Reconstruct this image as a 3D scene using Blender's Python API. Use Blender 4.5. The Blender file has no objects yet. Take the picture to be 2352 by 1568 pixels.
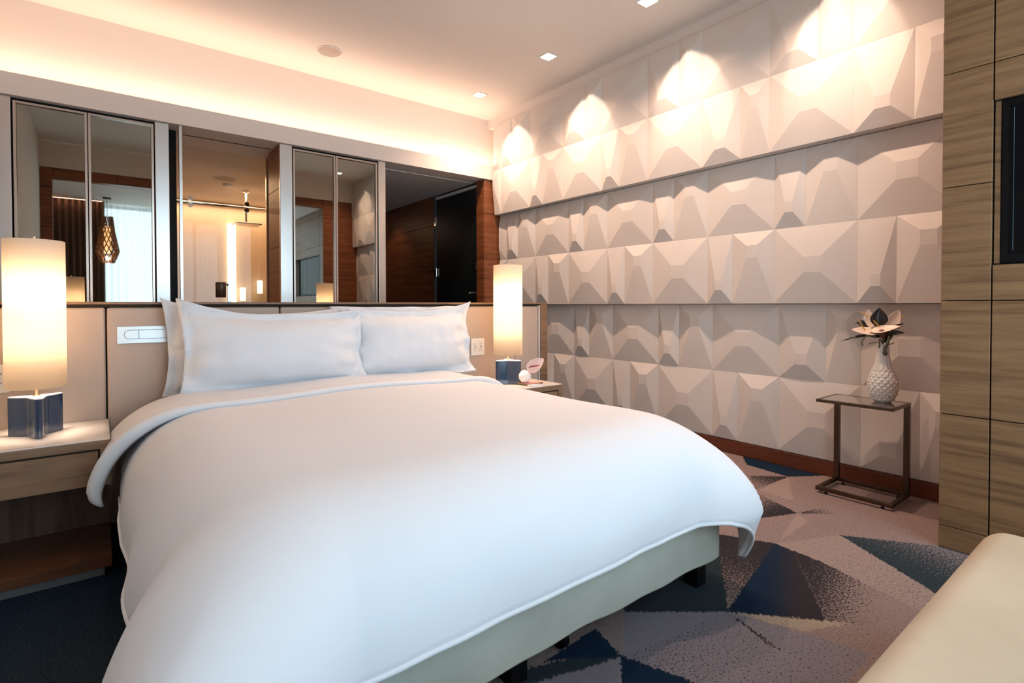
import bpy, bmesh, math, random
import numpy as np
from mathutils import Vector, Matrix, noise
random.seed(7)
PI = math.pi
S = bpy.context.scene
COL = S.collection

# ---------------------------------------------------------------- camera
YAW, PIT, ROLL = 0.662207, -0.015290, -0.001385
fw = Vector((math.sin(YAW)*math.cos(PIT), math.cos(YAW)*math.cos(PIT), math.sin(PIT)))
rt = Vector((math.cos(YAW), -math.sin(YAW), 0)); up = rt.cross(fw)
r2 = rt*math.cos(ROLL) + up*math.sin(ROLL); u2 = -rt*math.sin(ROLL) + up*math.cos(ROLL)
cd = bpy.data.cameras.new('camera'); cam = bpy.data.objects.new('camera', cd); COL.objects.link(cam)
m = Matrix((( r2.x, u2.x, -fw.x, 0), (r2.y, u2.y, -fw.y, 0), (r2.z, u2.z, -fw.z, 0), (0, 0, 0, 1)))
cam.matrix_world = Matrix.Translation((0, 0, 1.08)) @ m
cd.sensor_width = 36; cd.lens = 1213.69/2352*36; cd.shift_y = (718.4-784)/2352
cd.clip_start = 0.03; cd.clip_end = 200
S.camera = cam

# ---------------------------------------------------------------- light and exposure
S.view_settings.view_transform = 'Standard'; S.view_settings.look = 'None'
S.view_settings.gamma = 1; S.view_settings.use_curve_mapping = False
S.view_settings.exposure = 0.18
W = bpy.data.worlds.new('world'); S.world = W; W.use_nodes = True
W.node_tree.nodes['Background'].inputs[0].default_value = (0.72, 0.86, 1.0, 1)
W.node_tree.nodes['Background'].inputs[1].default_value = 1.6
ZC = 3.16                                     # ceiling height
WARM = (1.0, 0.70, 0.45)
def area(name, loc, rot, sx, sy, e, col, spread=None):
    l = bpy.data.lights.new(name, 'AREA'); l.shape = 'RECTANGLE'; l.size = sx; l.size_y = sy
    l.energy = e; l.color = col
    if spread: l.spread = spread
    o = bpy.data.objects.new(name, l); o.location = loc; o.rotation_euler = rot; COL.objects.link(o); return o
def spot(name, loc, tgt, e, col, ang, blend, rad=0.03):
    l = bpy.data.lights.new(name, 'SPOT'); l.energy = e; l.color = col; l.spot_size = ang
    l.spot_blend = blend; l.shadow_soft_size = rad
    o = bpy.data.objects.new(name, l); o.location = loc
    o.rotation_euler = (Vector(tgt)-Vector(loc)).to_track_quat('-Z', 'Y').to_euler(); COL.objects.link(o); return o
def point(name, loc, e, col, rad=0.03):
    l = bpy.data.lights.new(name, 'POINT'); l.energy = e; l.color = col; l.shadow_soft_size = rad
    o = bpy.data.objects.new(name, l); o.location = loc; COL.objects.link(o); return o
# daylight through the window behind the camera
area('daylight', (1.45, -1.24, 1.45), (PI/2, 0, 0), 2.8, 2.4, 72, (0.66, 0.85, 1.0))
# warm LED strip in the cove above the back wall
area('cove_strip', (1.45, 4.80, 2.588), (PI+0.42, 0, 0), 4.2, 0.04, 17, (1.0, 0.66, 0.48))
area('drape_strip', (-0.26, -0.79, 2.685), (0, 0, 0), 0.6, 0.03, 1.6, (1.0, 0.5, 0.32))
# downlights along the feature wall: a narrow beam at the wall and a wide glow into the room
LY = [4.35, 3.33, 2.31, 1.29]
for y in LY:
    spot('wall_beam', (2.985, y, ZC-0.012), (3.45, y-0.02, ZC-0.56), 19, (1.0, 0.80, 0.62), math.radians(50), 0.30, 0.012)
    spot('room_beam', (2.985, y, ZC-0.012), (2.985, y, 0), 92, (1.0, 0.665, 0.475), math.radians(124), 1.0, 0.02)
# added fill spots over the bed, no fittings, for warm bounce to the ceiling
for x, y in ((0.4, 2.0), (1.5, 1.6)):
    spot('room_beam', (x, y, ZC-0.012), (x, y, 0), 18, (1.0, 0.64, 0.44), math.radians(140), 0.9, 0.04)
# bathroom and hall
area('bath_ceiling_light', (1.2, 6.7, 2.43), (0, 0, 0), 1.2, 1.2, 17, (1.0, 0.60, 0.34))
area('bath_cove', (1.3, 7.85, 2.40), (0, 0, 0), 2.6, 0.08, 13, (1.0, 0.62, 0.38))
spot('hall_beam', (3.0, 6.9, 2.43), (3.2, 7.0, 0), 4, WARM, math.radians(100), 0.6)

# ---------------------------------------------------------------- materials
def mat(name, col, rough=0.6, metal=0.0, spec=None, emit=None, estr=0, trans=0, coat=0):
    m_ = bpy.data.materials.new(name); m_.use_nodes = True
    b = m_.node_tree.nodes['Principled BSDF']
    b.inputs['Base Color'].default_value = (*col, 1); b.inputs['Roughness'].default_value = rough
    b.inputs['Metallic'].default_value = metal
    if spec is not None: b.inputs['Specular IOR Level'].default_value = spec
    if emit: b.inputs['Emission Color'].default_value = (*emit, 1); b.inputs['Emission Strength'].default_value = estr
    if trans: b.inputs['Transmission Weight'].default_value = trans
    if coat: b.inputs['Coat Weight'].default_value = coat; b.inputs['Coat Roughness'].default_value = 0.08
    return m_
def nodes(m_): return m_.node_tree.nodes, m_.node_tree.links, m_.node_tree.nodes['Principled BSDF']
def add_bump(m_, scale=(200, 200, 200), strength=0.15, dist=0.001, detail=3):
    N, L, b = nodes(m_)
    tc = N.new('ShaderNodeTexCoord'); mp = N.new('ShaderNodeMapping'); mp.inputs['Scale'].default_value = scale
    nz = N.new('ShaderNodeTexNoise'); nz.inputs['Scale'].default_value = 1; nz.inputs['Detail'].default_value = detail
    bp = N.new('ShaderNodeBump'); bp.inputs['Strength'].default_value = strength; bp.inputs['Distance'].default_value = dist
    L.new(tc.outputs['Object'], mp.inputs[0]); L.new(mp.outputs[0], nz.inputs['Vector'])
    L.new(nz.outputs[0], bp.inputs['Height']); L.new(bp.outputs[0], b.inputs['Normal'])
    return m_
def add_var(m_, c1, c2, scale=3, detail=4, lo=0.35, hi=0.65):
    N, L, b = nodes(m_)
    tc = N.new('ShaderNodeTexCoord'); nz = N.new('ShaderNodeTexNoise'); nz.inputs['Scale'].default_value = scale
    nz.inputs['Detail'].default_value = detail
    cr = N.new('ShaderNodeValToRGB'); e = cr.color_ramp.elements
    e[0].position = lo; e[0].color = (*c1, 1); e[1].position = hi; e[1].color = (*c2, 1)
    L.new(tc.outputs['Object'], nz.inputs['Vector']); L.new(nz.outputs[0], cr.inputs[0]); L.new(cr.outputs[0], b.inputs['Base Color'])
    return m_
def wood(name, dark, light, rough=0.42, scale=(1.1, 1.1, 17), coat=0.0):
    m_ = mat(name, light, rough, coat=coat); N, L, b = nodes(m_)
    tc = N.new('ShaderNodeTexCoord'); mp = N.new('ShaderNodeMapping'); mp.inputs['Scale'].default_value = scale
    n0 = N.new('ShaderNodeTexNoise'); n0.inputs['Scale'].default_value = 1.6; n0.inputs['Detail'].default_value = 2
    mx = N.new('ShaderNodeMixRGB'); mx.blend_type = 'ADD'; mx.inputs[0].default_value = 0.35
    nz = N.new('ShaderNodeTexNoise'); nz.inputs['Scale'].default_value = 1.6; nz.inputs['Detail'].default_value = 7; nz.inputs['Roughness'].default_value = 0.62
    mp2 = N.new('ShaderNodeMapping'); mp2.inputs['Scale'].default_value = tuple(s*(9 if s > 5 else 3) for s in scale)
    n2 = N.new('ShaderNodeTexNoise'); n2.inputs['Scale'].default_value = 1.5; n2.inputs['Detail'].default_value = 3
    cr = N.new('ShaderNodeValToRGB'); e = cr.color_ramp.elements
    e[0].position = 0.30; e[0].color = (*dark, 1); e[1].position = 0.62; e[1].color = (*light, 1)
    k = e.new(0.47); k.color = (*[d*0.35+l*0.65 for d, l in zip(dark, light)], 1)
    m2 = N.new('ShaderNodeMixRGB'); m2.blend_type = 'MULTIPLY'; m2.inputs[0].default_value = 0.35
    L.new(tc.outputs['Object'], mp.inputs[0]); L.new(tc.outputs['Object'], mp2.inputs[0]); L.new(tc.outputs['Object'], n0.inputs['Vector'])
    L.new(mp.outputs[0], mx.inputs[1]); L.new(n0.outputs[1], mx.inputs[2]); L.new(mx.outputs[0], nz.inputs['Vector'])
    L.new(mp2.outputs[0], n2.inputs['Vector']); L.new(nz.outputs[0], cr.inputs[0])
    L.new(cr.outputs[0], m2.inputs[1]); L.new(n2.outputs[0], m2.inputs[2]); L.new(m2.outputs[0], b.inputs['Base Color'])
    bp = N.new('ShaderNodeBump'); bp.inputs['Strength'].default_value = 0.12; bp.inputs['Distance'].default_value = 0.001
    L.new(n2.outputs[0], bp.inputs['Height']); L.new(bp.outputs[0], b.inputs['Normal'])
    return m_
M = {}
M['ceiling'] = mat('ceiling_paint', (0.80, 0.75, 0.70), 0.85)
M['wall'] = mat('wall_paint', (0.80, 0.74, 0.68), 0.8)
M['soffit'] = mat('soffit_paint', (0.76, 0.70, 0.66), 0.8)
M['panel'] = add_bump(add_var(mat('feature_plaster', (0.62, 0.59, 0.57), 0.62), (0.645, 0.60, 0.57), (0.67, 0.625, 0.595), 2.5), (420, 420, 420), 0.10)
M['redwood'] = wood('red_walnut', (0.15, 0.042, 0.014), (0.34, 0.115, 0.042), 0.38)
M['basewood'] = wood('dark_red_walnut', (0.09, 0.022, 0.010), (0.17, 0.045, 0.020), 0.35)
M['oak'] = wood('smoked_oak', (0.150, 0.074, 0.031), (0.33, 0.180, 0.083), 0.45, (1.2, 1.2, 24))
M['nswood'] = wood('grey_walnut', (0.16, 0.090, 0.048), (0.36, 0.230, 0.140), 0.45, (1.3, 6, 11))
M['shelfwood'] = wood('brown_walnut', (0.09, 0.035, 0.016), (0.20, 0.085, 0.040), 0.42, (1.3, 14, 14))
M['backwood'] = wood('vertical_walnut', (0.07, 0.038, 0.022), (0.19, 0.115, 0.068), 0.45, (12, 12, 1.0))
M['joint'] = mat('dark_joint', (0.03, 0.02, 0.015), 0.8)
M['steel'] = add_bump(mat('brushed_steel', (0.66, 0.64, 0.62), 0.30, 1.0), (900, 900, 6), 0.10, 0.0005)
M['frame'] = mat('bronze_steel', (0.60, 0.53, 0.48), 0.25, 1.0)
M['chrome'] = mat('chrome', (0.85, 0.85, 0.86), 0.12, 1.0)
M['black'] = mat('black', (0.004, 0.004, 0.005), 0.4, spec=0.15)
M['mirror'] = mat('smoked_mirror', (0.34, 0.325, 0.29), 0.015, 1.0)
M['leather'] = add_bump(mat('taupe_leather', (0.47, 0.38, 0.32), 0.46), (700, 700, 700), 0.12)
M['edge'] = mat('headboard_edge', (0.70, 0.70, 0.70), 0.4)
M['cap'] = wood('cap_wood', (0.16, 0.085, 0.045), (0.30, 0.18, 0.105), 0.4, (1.1, 10, 14))
M['skirt'] = add_bump(add_var(mat('sage_grey_leather', (0.40, 0.42, 0.37), 0.48), (0.42, 0.45, 0.39), (0.51, 0.54, 0.48), 4), (500, 500, 500), 0.12)
M['cream_leather'] = add_bump(add_var(mat('cream_leather', (0.60, 0.50, 0.36), 0.42), (0.54, 0.45, 0.33), (0.62, 0.53, 0.40), 3), (600, 600, 600), 0.14)
M['linen'] = add_bump(mat('white_cotton', (0.745, 0.78, 0.835), 0.75), (1100, 1100, 1100), 0.10)
M['linen_in'] = add_bump(mat('white_cotton_sateen', (0.75, 0.78, 0.83), 0.55), (1100, 1100, 1100), 0.08)
M['stone'] = add_var(mat('cream_stone', (0.84, 0.80, 0.76), 0.16, coat=0.4), (0.82, 0.77, 0.72), (0.87, 0.83, 0.79), 6)
M['blue'] = mat('navy_glaze', (0.012, 0.036, 0.085), 0.13, coat=0.8)
M['white_gloss'] = mat('white_gloss', (0.80, 0.80, 0.80), 0.25)
M['white_matt'] = mat('white_matt', (0.82, 0.80, 0.79), 0.6)
M['brass'] = mat('champagne_metal', (0.80, 0.66, 0.50), 0.25, 1.0)
M['bronze'] = add_bump(mat('antique_bronze', (0.115, 0.08, 0.06), 0.34, 1.0), (500, 500, 8), 0.06)
M['darkbronze'] = mat('dark_bronze', (0.06, 0.035, 0.025), 0.35, 0.7)
M['smoked'] = mat('smoked_top', (0.06, 0.045, 0.04), 0.06, coat=1.0)
M['tv'] = mat('tv_screen', (0.004, 0.004, 0.005), 0.05, spec=0.08)
M['tvedge'] = mat('tv_edge', (0.10, 0.18, 0.24), 0.2)
M['door'] = mat('black_green_door', (0.006, 0.011, 0.014), 0.35)
M['tile'] = mat('bath_wall', (0.70, 0.55, 0.42), 0.4)
M['lit'] = mat('lit_diffuser', (1, 1, 1), 0.5, emit=(1.0, 0.93, 0.80), estr=9)
M['lit_warm'] = mat('lit_warm', (1, 1, 1), 0.5, emit=(1.0, 0.82, 0.58), estr=1.6)
M['lit_pendant'] = mat('lit_pendant', (1, 1, 1), 0.5, emit=(1.0, 0.50, 0.20), estr=3.0)
M['drape'] = mat('brown_drape', (0.13, 0.085, 0.065), 0.8)
M['slat'] = wood('lamp_slat', (0.22, 0.09, 0.03), (0.42, 0.19, 0.07), 0.5)
M['porcelain'] = mat('white_porcelain', (0.74, 0.72, 0.69), 0.30)
M['spathe'] = mat('pale_spathe', (0.86, 0.70, 0.58), 0.35)
M['pink'] = mat('pink_spathe', (0.85, 0.60, 0.55), 0.3)
M['yellow'] = mat('yellow_spadix', (0.80, 0.48, 0.10), 0.5)
M['redspad'] = mat('crimson_spadix', (0.32, 0.01, 0.03), 0.45)
M['darkleaf'] = mat('black_green_leaf', (0.022, 0.013, 0.012), 0.25)
M['bud'] = mat('brown_bud', (0.10, 0.035, 0.025), 0.35)
M['catkin'] = add_var(mat('green_catkin', (0.10, 0.12, 0.06), 0.6), (0.03, 0.04, 0.02), (0.24, 0.25, 0.15), 260, 2)
M['redmat'] = mat('pink_red_cover', (0.80, 0.33, 0.28), 0.3)
M['grille'] = mat('speaker_grille', (0.50, 0.44, 0.40), 0.8)
M['grey_toe'] = mat('grey_toe_kick', (0.13, 0.15, 0.17), 0.5)
M['silver'] = mat('satin_silver', (0.72, 0.75, 0.76), 0.35, 0.6)
def shade_mat():
    m_ = bpy.data.materials.new('lamp_shade_fabric'); m_.use_nodes = True; N = m_.node_tree.nodes; L = m_.node_tree.links
    N.remove(N['Principled BSDF']); out = N['Material Output']
    d = N.new('ShaderNodeBsdfDiffuse'); d.inputs[0].default_value = (0.88, 0.80, 0.70, 1)
    t = N.new('ShaderNodeBsdfTranslucent'); t.inputs[0].default_value = (0.92, 0.84, 0.72, 1)
    mx = N.new('ShaderNodeMixShader'); mx.inputs[0].default_value = 0.5
    L.new(d.outputs[0], mx.inputs[1]); L.new(t.outputs[0], mx.inputs[2]); L.new(mx.outputs[0], out.inputs[0])
    return m_
M['shade'] = shade_mat()
def sheer_mat():
    m_ = bpy.data.materials.new('sheer_voile'); m_.use_nodes = True; N = m_.node_tree.nodes; L = m_.node_tree.links
    N.remove(N['Principled BSDF']); out = N['Material Output']
    t = N.new('ShaderNodeBsdfTranslucent'); t.inputs[0].default_value = (0.85, 0.9, 0.92, 1)
    a = N.new('ShaderNodeBsdfTransparent'); a.inputs[0].default_value = (0.95, 0.97, 1, 1)
    mx = N.new('ShaderNodeMixShader'); mx.inputs[0].default_value = 0.5
    L.new(t.outputs[0], mx.inputs[1]); L.new(a.outputs[0], mx.inputs[2]); L.new(mx.outputs[0], out.inputs[0])
    return m_
M['sheer'] = sheer_mat()
def glass_mat(name, tint, rough=0.0, refl=0.10):
    m_ = bpy.data.materials.new(name); m_.use_nodes = True; N = m_.node_tree.nodes; L = m_.node_tree.links
    N.remove(N['Principled BSDF']); out = N['Material Output']
    a = N.new('ShaderNodeBsdfTransparent'); a.inputs[0].default_value = (*tint, 1)
    g = N.new('ShaderNodeBsdfGlossy'); g.inputs['Roughness'].default_value = rough; g.inputs[0].default_value = (1, 1, 1, 1)
    mx = N.new('ShaderNodeMixShader'); mx.inputs[0].default_value = refl
    L.new(a.outputs[0], mx.inputs[1]); L.new(g.outputs[0], mx.inputs[2]); L.new(mx.outputs[0], out.inputs[0])
    return m_
M['glass'] = glass_mat('clear_glass', (0.96, 0.97, 0.95), 0.0, 0.018)

def carpet_mat():
    m_ = mat('carpet', (0.3, 0.25, 0.24), 0.95, spec=0.1); N, L, b = nodes(m_)
    aL = N.new('ShaderNodeAttribute'); aL.attribute_name = 'light_col'
    aD = N.new('ShaderNodeAttribute'); aD.attribute_name = 'dark_col'
    tc = N.new('ShaderNodeTexCoord')
    nz = N.new('ShaderNodeTexNoise'); nz.inputs['Scale'].default_value = 125; nz.inputs['Detail'].default_value = 2.5; nz.inputs['Roughness'].default_value = 0.7
    mr = N.new('ShaderNodeMapRange'); mr.inputs[1].default_value = 0.28; mr.inputs[2].default_value = 0.72
    sub = N.new('ShaderNodeMath'); sub.operation = 'SUBTRACT'
    mul = N.new('ShaderNodeMath'); mul.operation = 'MULTIPLY_ADD'; mul.inputs[1].default_value = 4.0; mul.inputs[2].default_value = 0.5; mul.use_clamp = True
    mx = N.new('ShaderNodeMixRGB')
    L.new(tc.outputs['Object'], nz.inputs['Vector']); L.new(nz.outputs[0], mr.inputs[0])
    L.new(aD.outputs['Alpha'], sub.inputs[0]); L.new(mr.outputs[0], sub.inputs[1]); L.new(sub.outputs[0], mul.inputs[0])
    L.new(mul.outputs[0], mx.inputs[0]); L.new(aL.outputs['Color'], mx.inputs[1]); L.new(aD.outputs['Color'], mx.inputs[2])
    n2 = N.new('ShaderNodeTexNoise'); n2.inputs['Scale'].default_value = 320; n2.inputs['Detail'].default_value = 2
    r2_ = N.new('ShaderNodeMapRange'); r2_.inputs[3].default_value = 0.55; r2_.inputs[4].default_value = 1.45
    m2 = N.new('ShaderNodeMixRGB'); m2.blend_type = 'MULTIPLY'; m2.inputs[0].default_value = 1
    L.new(tc.outputs['Object'], n2.inputs['Vector']); L.new(n2.outputs[0], r2_.inputs[0])
    L.new(mx.outputs[0], m2.inputs[1]); L.new(r2_.outputs[0], m2.inputs[2]); L.new(m2.outputs[0], b.inputs['Base Color'])
    bp = N.new('ShaderNodeBump'); bp.inputs['Strength'].default_value = 0.5; bp.inputs['Distance'].default_value = 0.004
    L.new(n2.outputs[0], bp.inputs['Height']); L.new(bp.outputs[0], b.inputs['Normal'])
    return m_
M['carpet'] = carpet_mat()

# ---------------------------------------------------------------- helpers
def link(name, me, material, parent=None, smooth=False):
    o = bpy.data.objects.new(name, me); COL.objects.link(o)
    if material is not None: me.materials.append(M[material] if isinstance(material, str) else material)
    if parent: o.parent = parent
    if smooth:
        for p in me.polygons: p.use_smooth = True
    return o
def fin(name, bm, material, parent=None, smooth=False, bevel=0, segs=2, autos=False):
    me = bpy.data.meshes.new(name); bmesh.ops.recalc_face_normals(bm, faces=bm.faces[:]); bm.to_mesh(me); bm.free()
    o = link(name, me, material, parent, smooth)
    if bevel:
        b = o.modifiers.new('bevel', 'BEVEL'); b.width = bevel; b.segments = segs; b.limit_method = 'ANGLE'; b.angle_limit = math.radians(40)
    return o
def box(bm, x0, x1, y0, y1, z0, z1):
    v = [bm.verts.new(p) for p in ((x0,y0,z0),(x1,y0,z0),(x1,y1,z0),(x0,y1,z0),(x0,y0,z1),(x1,y0,z1),(x1,y1,z1),(x0,y1,z1))]
    for f in ((0,3,2,1),(4,5,6,7),(0,1,5,4),(1,2,6,5),(2,3,7,6),(3,0,4,7)): bm.faces.new([v[i] for i in f])
    return bm
def B(name, dims, material, parent=None, bevel=0, segs=2):
    return fin(name, box(bmesh.new(), *dims), material, parent, bevel=bevel, segs=segs)
def cyl(bm, p0, p1, r0, r1=None, n=24, cap=True):
    r1 = r0 if r1 is None else r1
    p0 = Vector(p0); p1 = Vector(p1); d = (p1-p0).normalized()
    a = d.orthogonal().normalized(); b = d.cross(a)
    A = [bm.verts.new(p0+(a*math.cos(2*PI*i/n)+b*math.sin(2*PI*i/n))*r0) for i in range(n)]
    Bv = [bm.verts.new(p1+(a*math.cos(2*PI*i/n)+b*math.sin(2*PI*i/n))*r1) for i in range(n)]
    for i in range(n): bm.faces.new((A[i], A[(i+1)%n], Bv[(i+1)%n], Bv[i]))
    if cap: bm.faces.new(A[::-1]); bm.faces.new(Bv)
    return bm
def lathe(bm, prof, c=(0,0,0), n=40, rf=None):
    rings = []
    for k, (r, z) in enumerate(prof):
        if r < 1e-6: rings.append([bm.verts.new((c[0], c[1], c[2]+z))]); continue
        rings.append([bm.verts.new((c[0]+(r+(rf(k, i) if rf else 0))*math.cos(2*PI*i/n), c[1]+(r+(rf(k, i) if rf else 0))*math.sin(2*PI*i/n), c[2]+z)) for i in range(n)])
    for a, b in zip(rings[:-1], rings[1:]):
        for i in range(n):
            j = (i+1) % n
            if len(a) == 1 and len(b) == 1: continue
            if len(a) == 1: bm.faces.new((a[0], b[i], b[j]))
            elif len(b) == 1: bm.faces.new((a[i], a[j], b[0]))
            else: bm.faces.new((a[i], a[j], b[j], b[i]))
    return bm
def tube(bm, pts, rad, n=10):
    pts = [Vector(p) for p in pts]; rings = []
    for k, p in enumerate(pts):
        d = (pts[min(k+1, len(pts)-1)]-pts[max(k-1, 0)]).normalized()
        a = d.cross(Vector((0.3, 0.2, 0.93))); a = a.normalized() if a.length > 1e-3 else d.orthogonal().normalized(); b = d.cross(a)
        r = rad(k/(len(pts)-1)) if callable(rad) else rad
        rings.append([bm.verts.new(p+(a*math.cos(2*PI*i/n)+b*math.sin(2*PI*i/n))*r) for i in range(n)])
    for A, Bv in zip(rings[:-1], rings[1:]):
        for i in range(n): bm.faces.new((A[i], A[(i+1)%n], Bv[(i+1)%n], Bv[i]))
    bm.faces.new(rings[0][::-1]); bm.faces.new(rings[-1]); return bm
def grid(bm, P):
    V = [[bm.verts.new(p) for p in row] for row in P]
    for i in range(len(V)-1):
        for j in range(len(V[0])-1): bm.faces.new((V[i][j], V[i+1][j], V[i+1][j+1], V[i][j+1]))
    return V
def thing(name, label, cat, loc, group=None):
    o = bpy.data.objects.new(name, None); COL.objects.link(o); o.location = loc; o.empty_display_size = 0.05
    o['label'] = label; o['category'] = cat
    if group: o['group'] = group
    return o
def tag(o, label, cat, group=None):
    o['label'] = label; o['category'] = cat
    if group: o['group'] = group
    return o
def struct(o, label=None):
    o['kind'] = 'structure'
    if label: o['label'] = label
    return o
def sroot(name, loc, label=None):
    o = bpy.data.objects.new(name, None); COL.objects.link(o); o.location = loc; o.empty_display_size = 0.05
    return struct(o, label)
class Loc:
    """builder with an offset so that parts are made in their thing's own frame"""
    def __init__(self, root): self.r = root; self.o = root.location.copy()
    def B(self, name, d, m_, bevel=0, parent=None, segs=2):
        o = self.o; q = parent or self.r
        return B(name, (d[0]-o.x, d[1]-o.x, d[2]-o.y, d[3]-o.y, d[4]-o.z, d[5]-o.z), m_, q, bevel, segs)
    def p(self, x, y, z): return (x-self.o.x, y-self.o.y, z-self.o.z)

# ================================================================ THE SETTING
XL, XR = -0.58, 3.62
YF, YB = 0.68, 4.90          # opposite (opening) wall face, upper back wall
YS = 4.74                    # soffit face
ZS0, ZS1 = 2.455, 2.600

# ---- carpet: one mesh with a printed fan pattern carried in two colour attributes
def build_floor():
    xs = np.unique(np.concatenate([np.arange(-1.2, -0.1, 0.03), np.arange(-0.1, 0.35, 0.02), np.arange(0.35, 3.66, 0.007), np.arange(3.66, 4.3, 0.1)]))
    ys = np.unique(np.concatenate([np.arange(-1.5, 0.25, 0.03), np.arange(0.25, 2.3, 0.007), np.arange(2.3, 8.6, 0.05)]))
    X, Y = np.meshgrid(xs, ys, indexing='ij'); n = X.size
    P = np.stack([X, Y], -1).reshape(-1, 2); P0 = P
    LIGHT = np.array([0.235, 0.175, 0.165]); LAV = np.array([0.20, 0.175, 0.195]); NAVY = np.array([0.006, 0.018, 0.040]); CHAR = np.array([0.026, 0.023, 0.027]); TEAL = np.array([0.022, 0.034, 0.042]); CREAM = np.array([0.31, 0.25, 0.20]); SAND = np.array([0.28, 0.215, 0.195])
    lc = np.tile(LIGHT, (n, 1)); dc = np.tile(CHAR, (n, 1)); d = np.full(n, 0.20)
    # large random fans fill the parts of the floor that the bed and the shade hide
    rs = np.random.RandomState(4); P = P0+rs.normal(0, 0.0022, P0.shape); seeds = rs.rand(90, 2)*[5.4, 10]+[-1.2, -1.5]; pick = rs.randint(0, 4, 90); ang = rs.rand(90)*2*PI
    dist = ((P[:, None, :]-seeds[None])**2).sum(-1); k = dist.argmin(1)
    far = (P[:, 0] < 0.6) | (P[:, 1] > 2.2) | (P[:, 1] < 0.3)
    gx = ((P-seeds[k])*np.stack([np.cos(ang[k]), np.sin(ang[k])], -1)).sum(1)
    cols = np.array([LIGHT, LAV, TEAL, NAVY])
    lc[far] = cols[np.minimum(pick[k], 1)][far]; dc[far] = cols[np.maximum(pick[k], 2)][far]
    d[far] = np.clip(0.5+gx*1.6, 0, 1)[far]
    def poly(pts, light=None, dark=None, d0=0.1, d1=None, g=None):
        q = np.array(pts, float); inside = np.zeros(n, bool); m_ = len(q)
        for i in range(m_):
            a = q[i]; b = q[(i+1) % m_]
            c = (a[1] > P[:, 1]) != (b[1] > P[:, 1])
            with np.errstate(divide='ignore', invalid='ignore'):
                xi = (b[0]-a[0])*(P[:, 1]-a[1])/(b[1]-a[1])+a[0]
            inside ^= c & (P[:, 0] < xi)
        if light is not None: lc[inside] = light
        if dark is not None: dc[inside] = dark
        if d1 is None: d[inside] = d0
        else:
            g0 = np.array(g[0]); g1 = np.array(g[1]); v = g1-g0
            t = np.clip(((P-g0)@v)/(v@v), 0, 1); d[inside] = (d0+(d1-d0)*t)[inside]
    # floor coordinates of the fan corners near the foot of the bed
    poly([(-0.58, 2.7), (0.12, 2.7), (0.12, 1.9), (-0.58, 1.5)], TEAL, NAVY, 0.75, 0.2, ((-0.4, 2.6), (0.1, 1.7)))
    poly([(-0.1, 1.2), (0.12, 2.05), (0.3, 1.5), (0.1, 1.0)], TEAL, NAVY, 0.95)
    poly([(1.445, 1.209), (1.73, 0.989), (2.282, 1.356), (2.417, 1.553), (1.649, 1.462)], CHAR, TEAL, 0.35, 0.9, ((1.445, 1.209), (1.839, 1.181)))
    poly([(1.73, 0.989), (2.282, 1.356), (2.395, 1.142)], LIGHT, CHAR, 0.3, 1.0, ((1.73, 0.989), (2.323, 1.241)))
    poly([(1.73, 0.989), (2.395, 1.142), (2.376, 0.934), (2.255, 0.525), (2.115, 0.543), (1.994, 0.689)], LIGHT, CHAR, 0.98, 0.15, ((2.109, 0.97), (2.188, 0.644)))
    poly([(1.73, 0.989), (2.395, 1.142), (2.389, 1.059), (1.943, 0.748)], CHAR, NAVY, 1.0, 0.05, ((2.054, 1.055), (2.125, 0.895)))
    poly([(2.836, 1.238), (2.43, 1.141), (2.765, 1.152)], SAND, CHAR, 0.15)
    poly([(3.396, 1.537), (2.998, 1.328), (3.014, 1.528)], SAND, CHAR, 0.15)
    poly([(2.395, 1.142), (2.722, 0.994), (2.432, 0.537), (2.255, 0.525), (2.376, 0.934)], SAND, CHAR, 0.2, 0.28, ((2.395, 1.142), (2.319, 0.541)))
    poly([(2.722, 0.994), (2.943, 0.682), (2.941, 0.51), (2.915, 0.338), (2.432, 0.537)], LAV, TEAL, 0.95, 0.42, ((2.553, 0.753), (2.921, 0.636)))
    poly([(2.836, 1.238), (2.968, 1.535), (2.986, 1.799), (2.616, 1.326)], LIGHT, CHAR, 0.45, 0.98, ((2.851, 1.443), (2.829, 1.259)))
    poly([(2.836, 1.238), (3.1, 1.167), (3.039, 1.05)], LIGHT, CHAR, 0.85, 0.05, ((2.836, 1.238), (3.072, 1.112)))
    poly([(3.396, 1.537), (3.22, 1.7), (3.001, 1.542)], LIGHT, CHAR, 0.95, 0.4, ((3.396, 1.537), (3.089, 1.617)))
    poly([(3.596, 1.944), (3.432, 1.825), (3.396, 1.537), (3.595, 1.405), (3.674, 1.695)], CHAR, NAVY, 1.0, 0.6, ((3.432, 1.825), (3.583, 1.436)))
    poly([(1.73, 0.989), (1.445, 1.209), (1.253, 1.061)], LAV, CHAR, 0.1, 0.12, ((1.73, 0.989), (1.253, 1.061)))
    poly([(1.73, 0.989), (1.253, 1.061), (1.316, 0.852), (1.533, 0.588), (1.871, 0.595)], LAV, CHAR, 0.32, 0.22, ((1.253, 1.061), (1.73, 0.989)))
    poly([(1.73, 0.989), (1.668, 0.759), (1.662, 0.817)], LIGHT, CHAR, 0.9, 0.5, ((1.73, 0.989), (1.669, 0.78)))
    poly([(1.73, 0.989), (1.999, 0.691), (1.823, 0.774)], CREAM, CHAR, 0.05, 0.2, ((1.73, 0.989), (1.975, 0.682)))
    poly([(1.253, 1.061), (1.15, 0.971), (1.318, 0.818), (1.327, 0.859)], NAVY, NAVY, 0.9)
    poly([(1.291, 1.209), (1.253, 1.061), (1.114, 1.157), (1.048, 1.189)], NAVY, NAVY, 0.9)
    poly([(1.253, 1.061), (1.114, 1.157), (0.962, 1.207), (0.879, 1.182), (0.97, 1.137)], TEAL, TEAL, 0.6)
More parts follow.
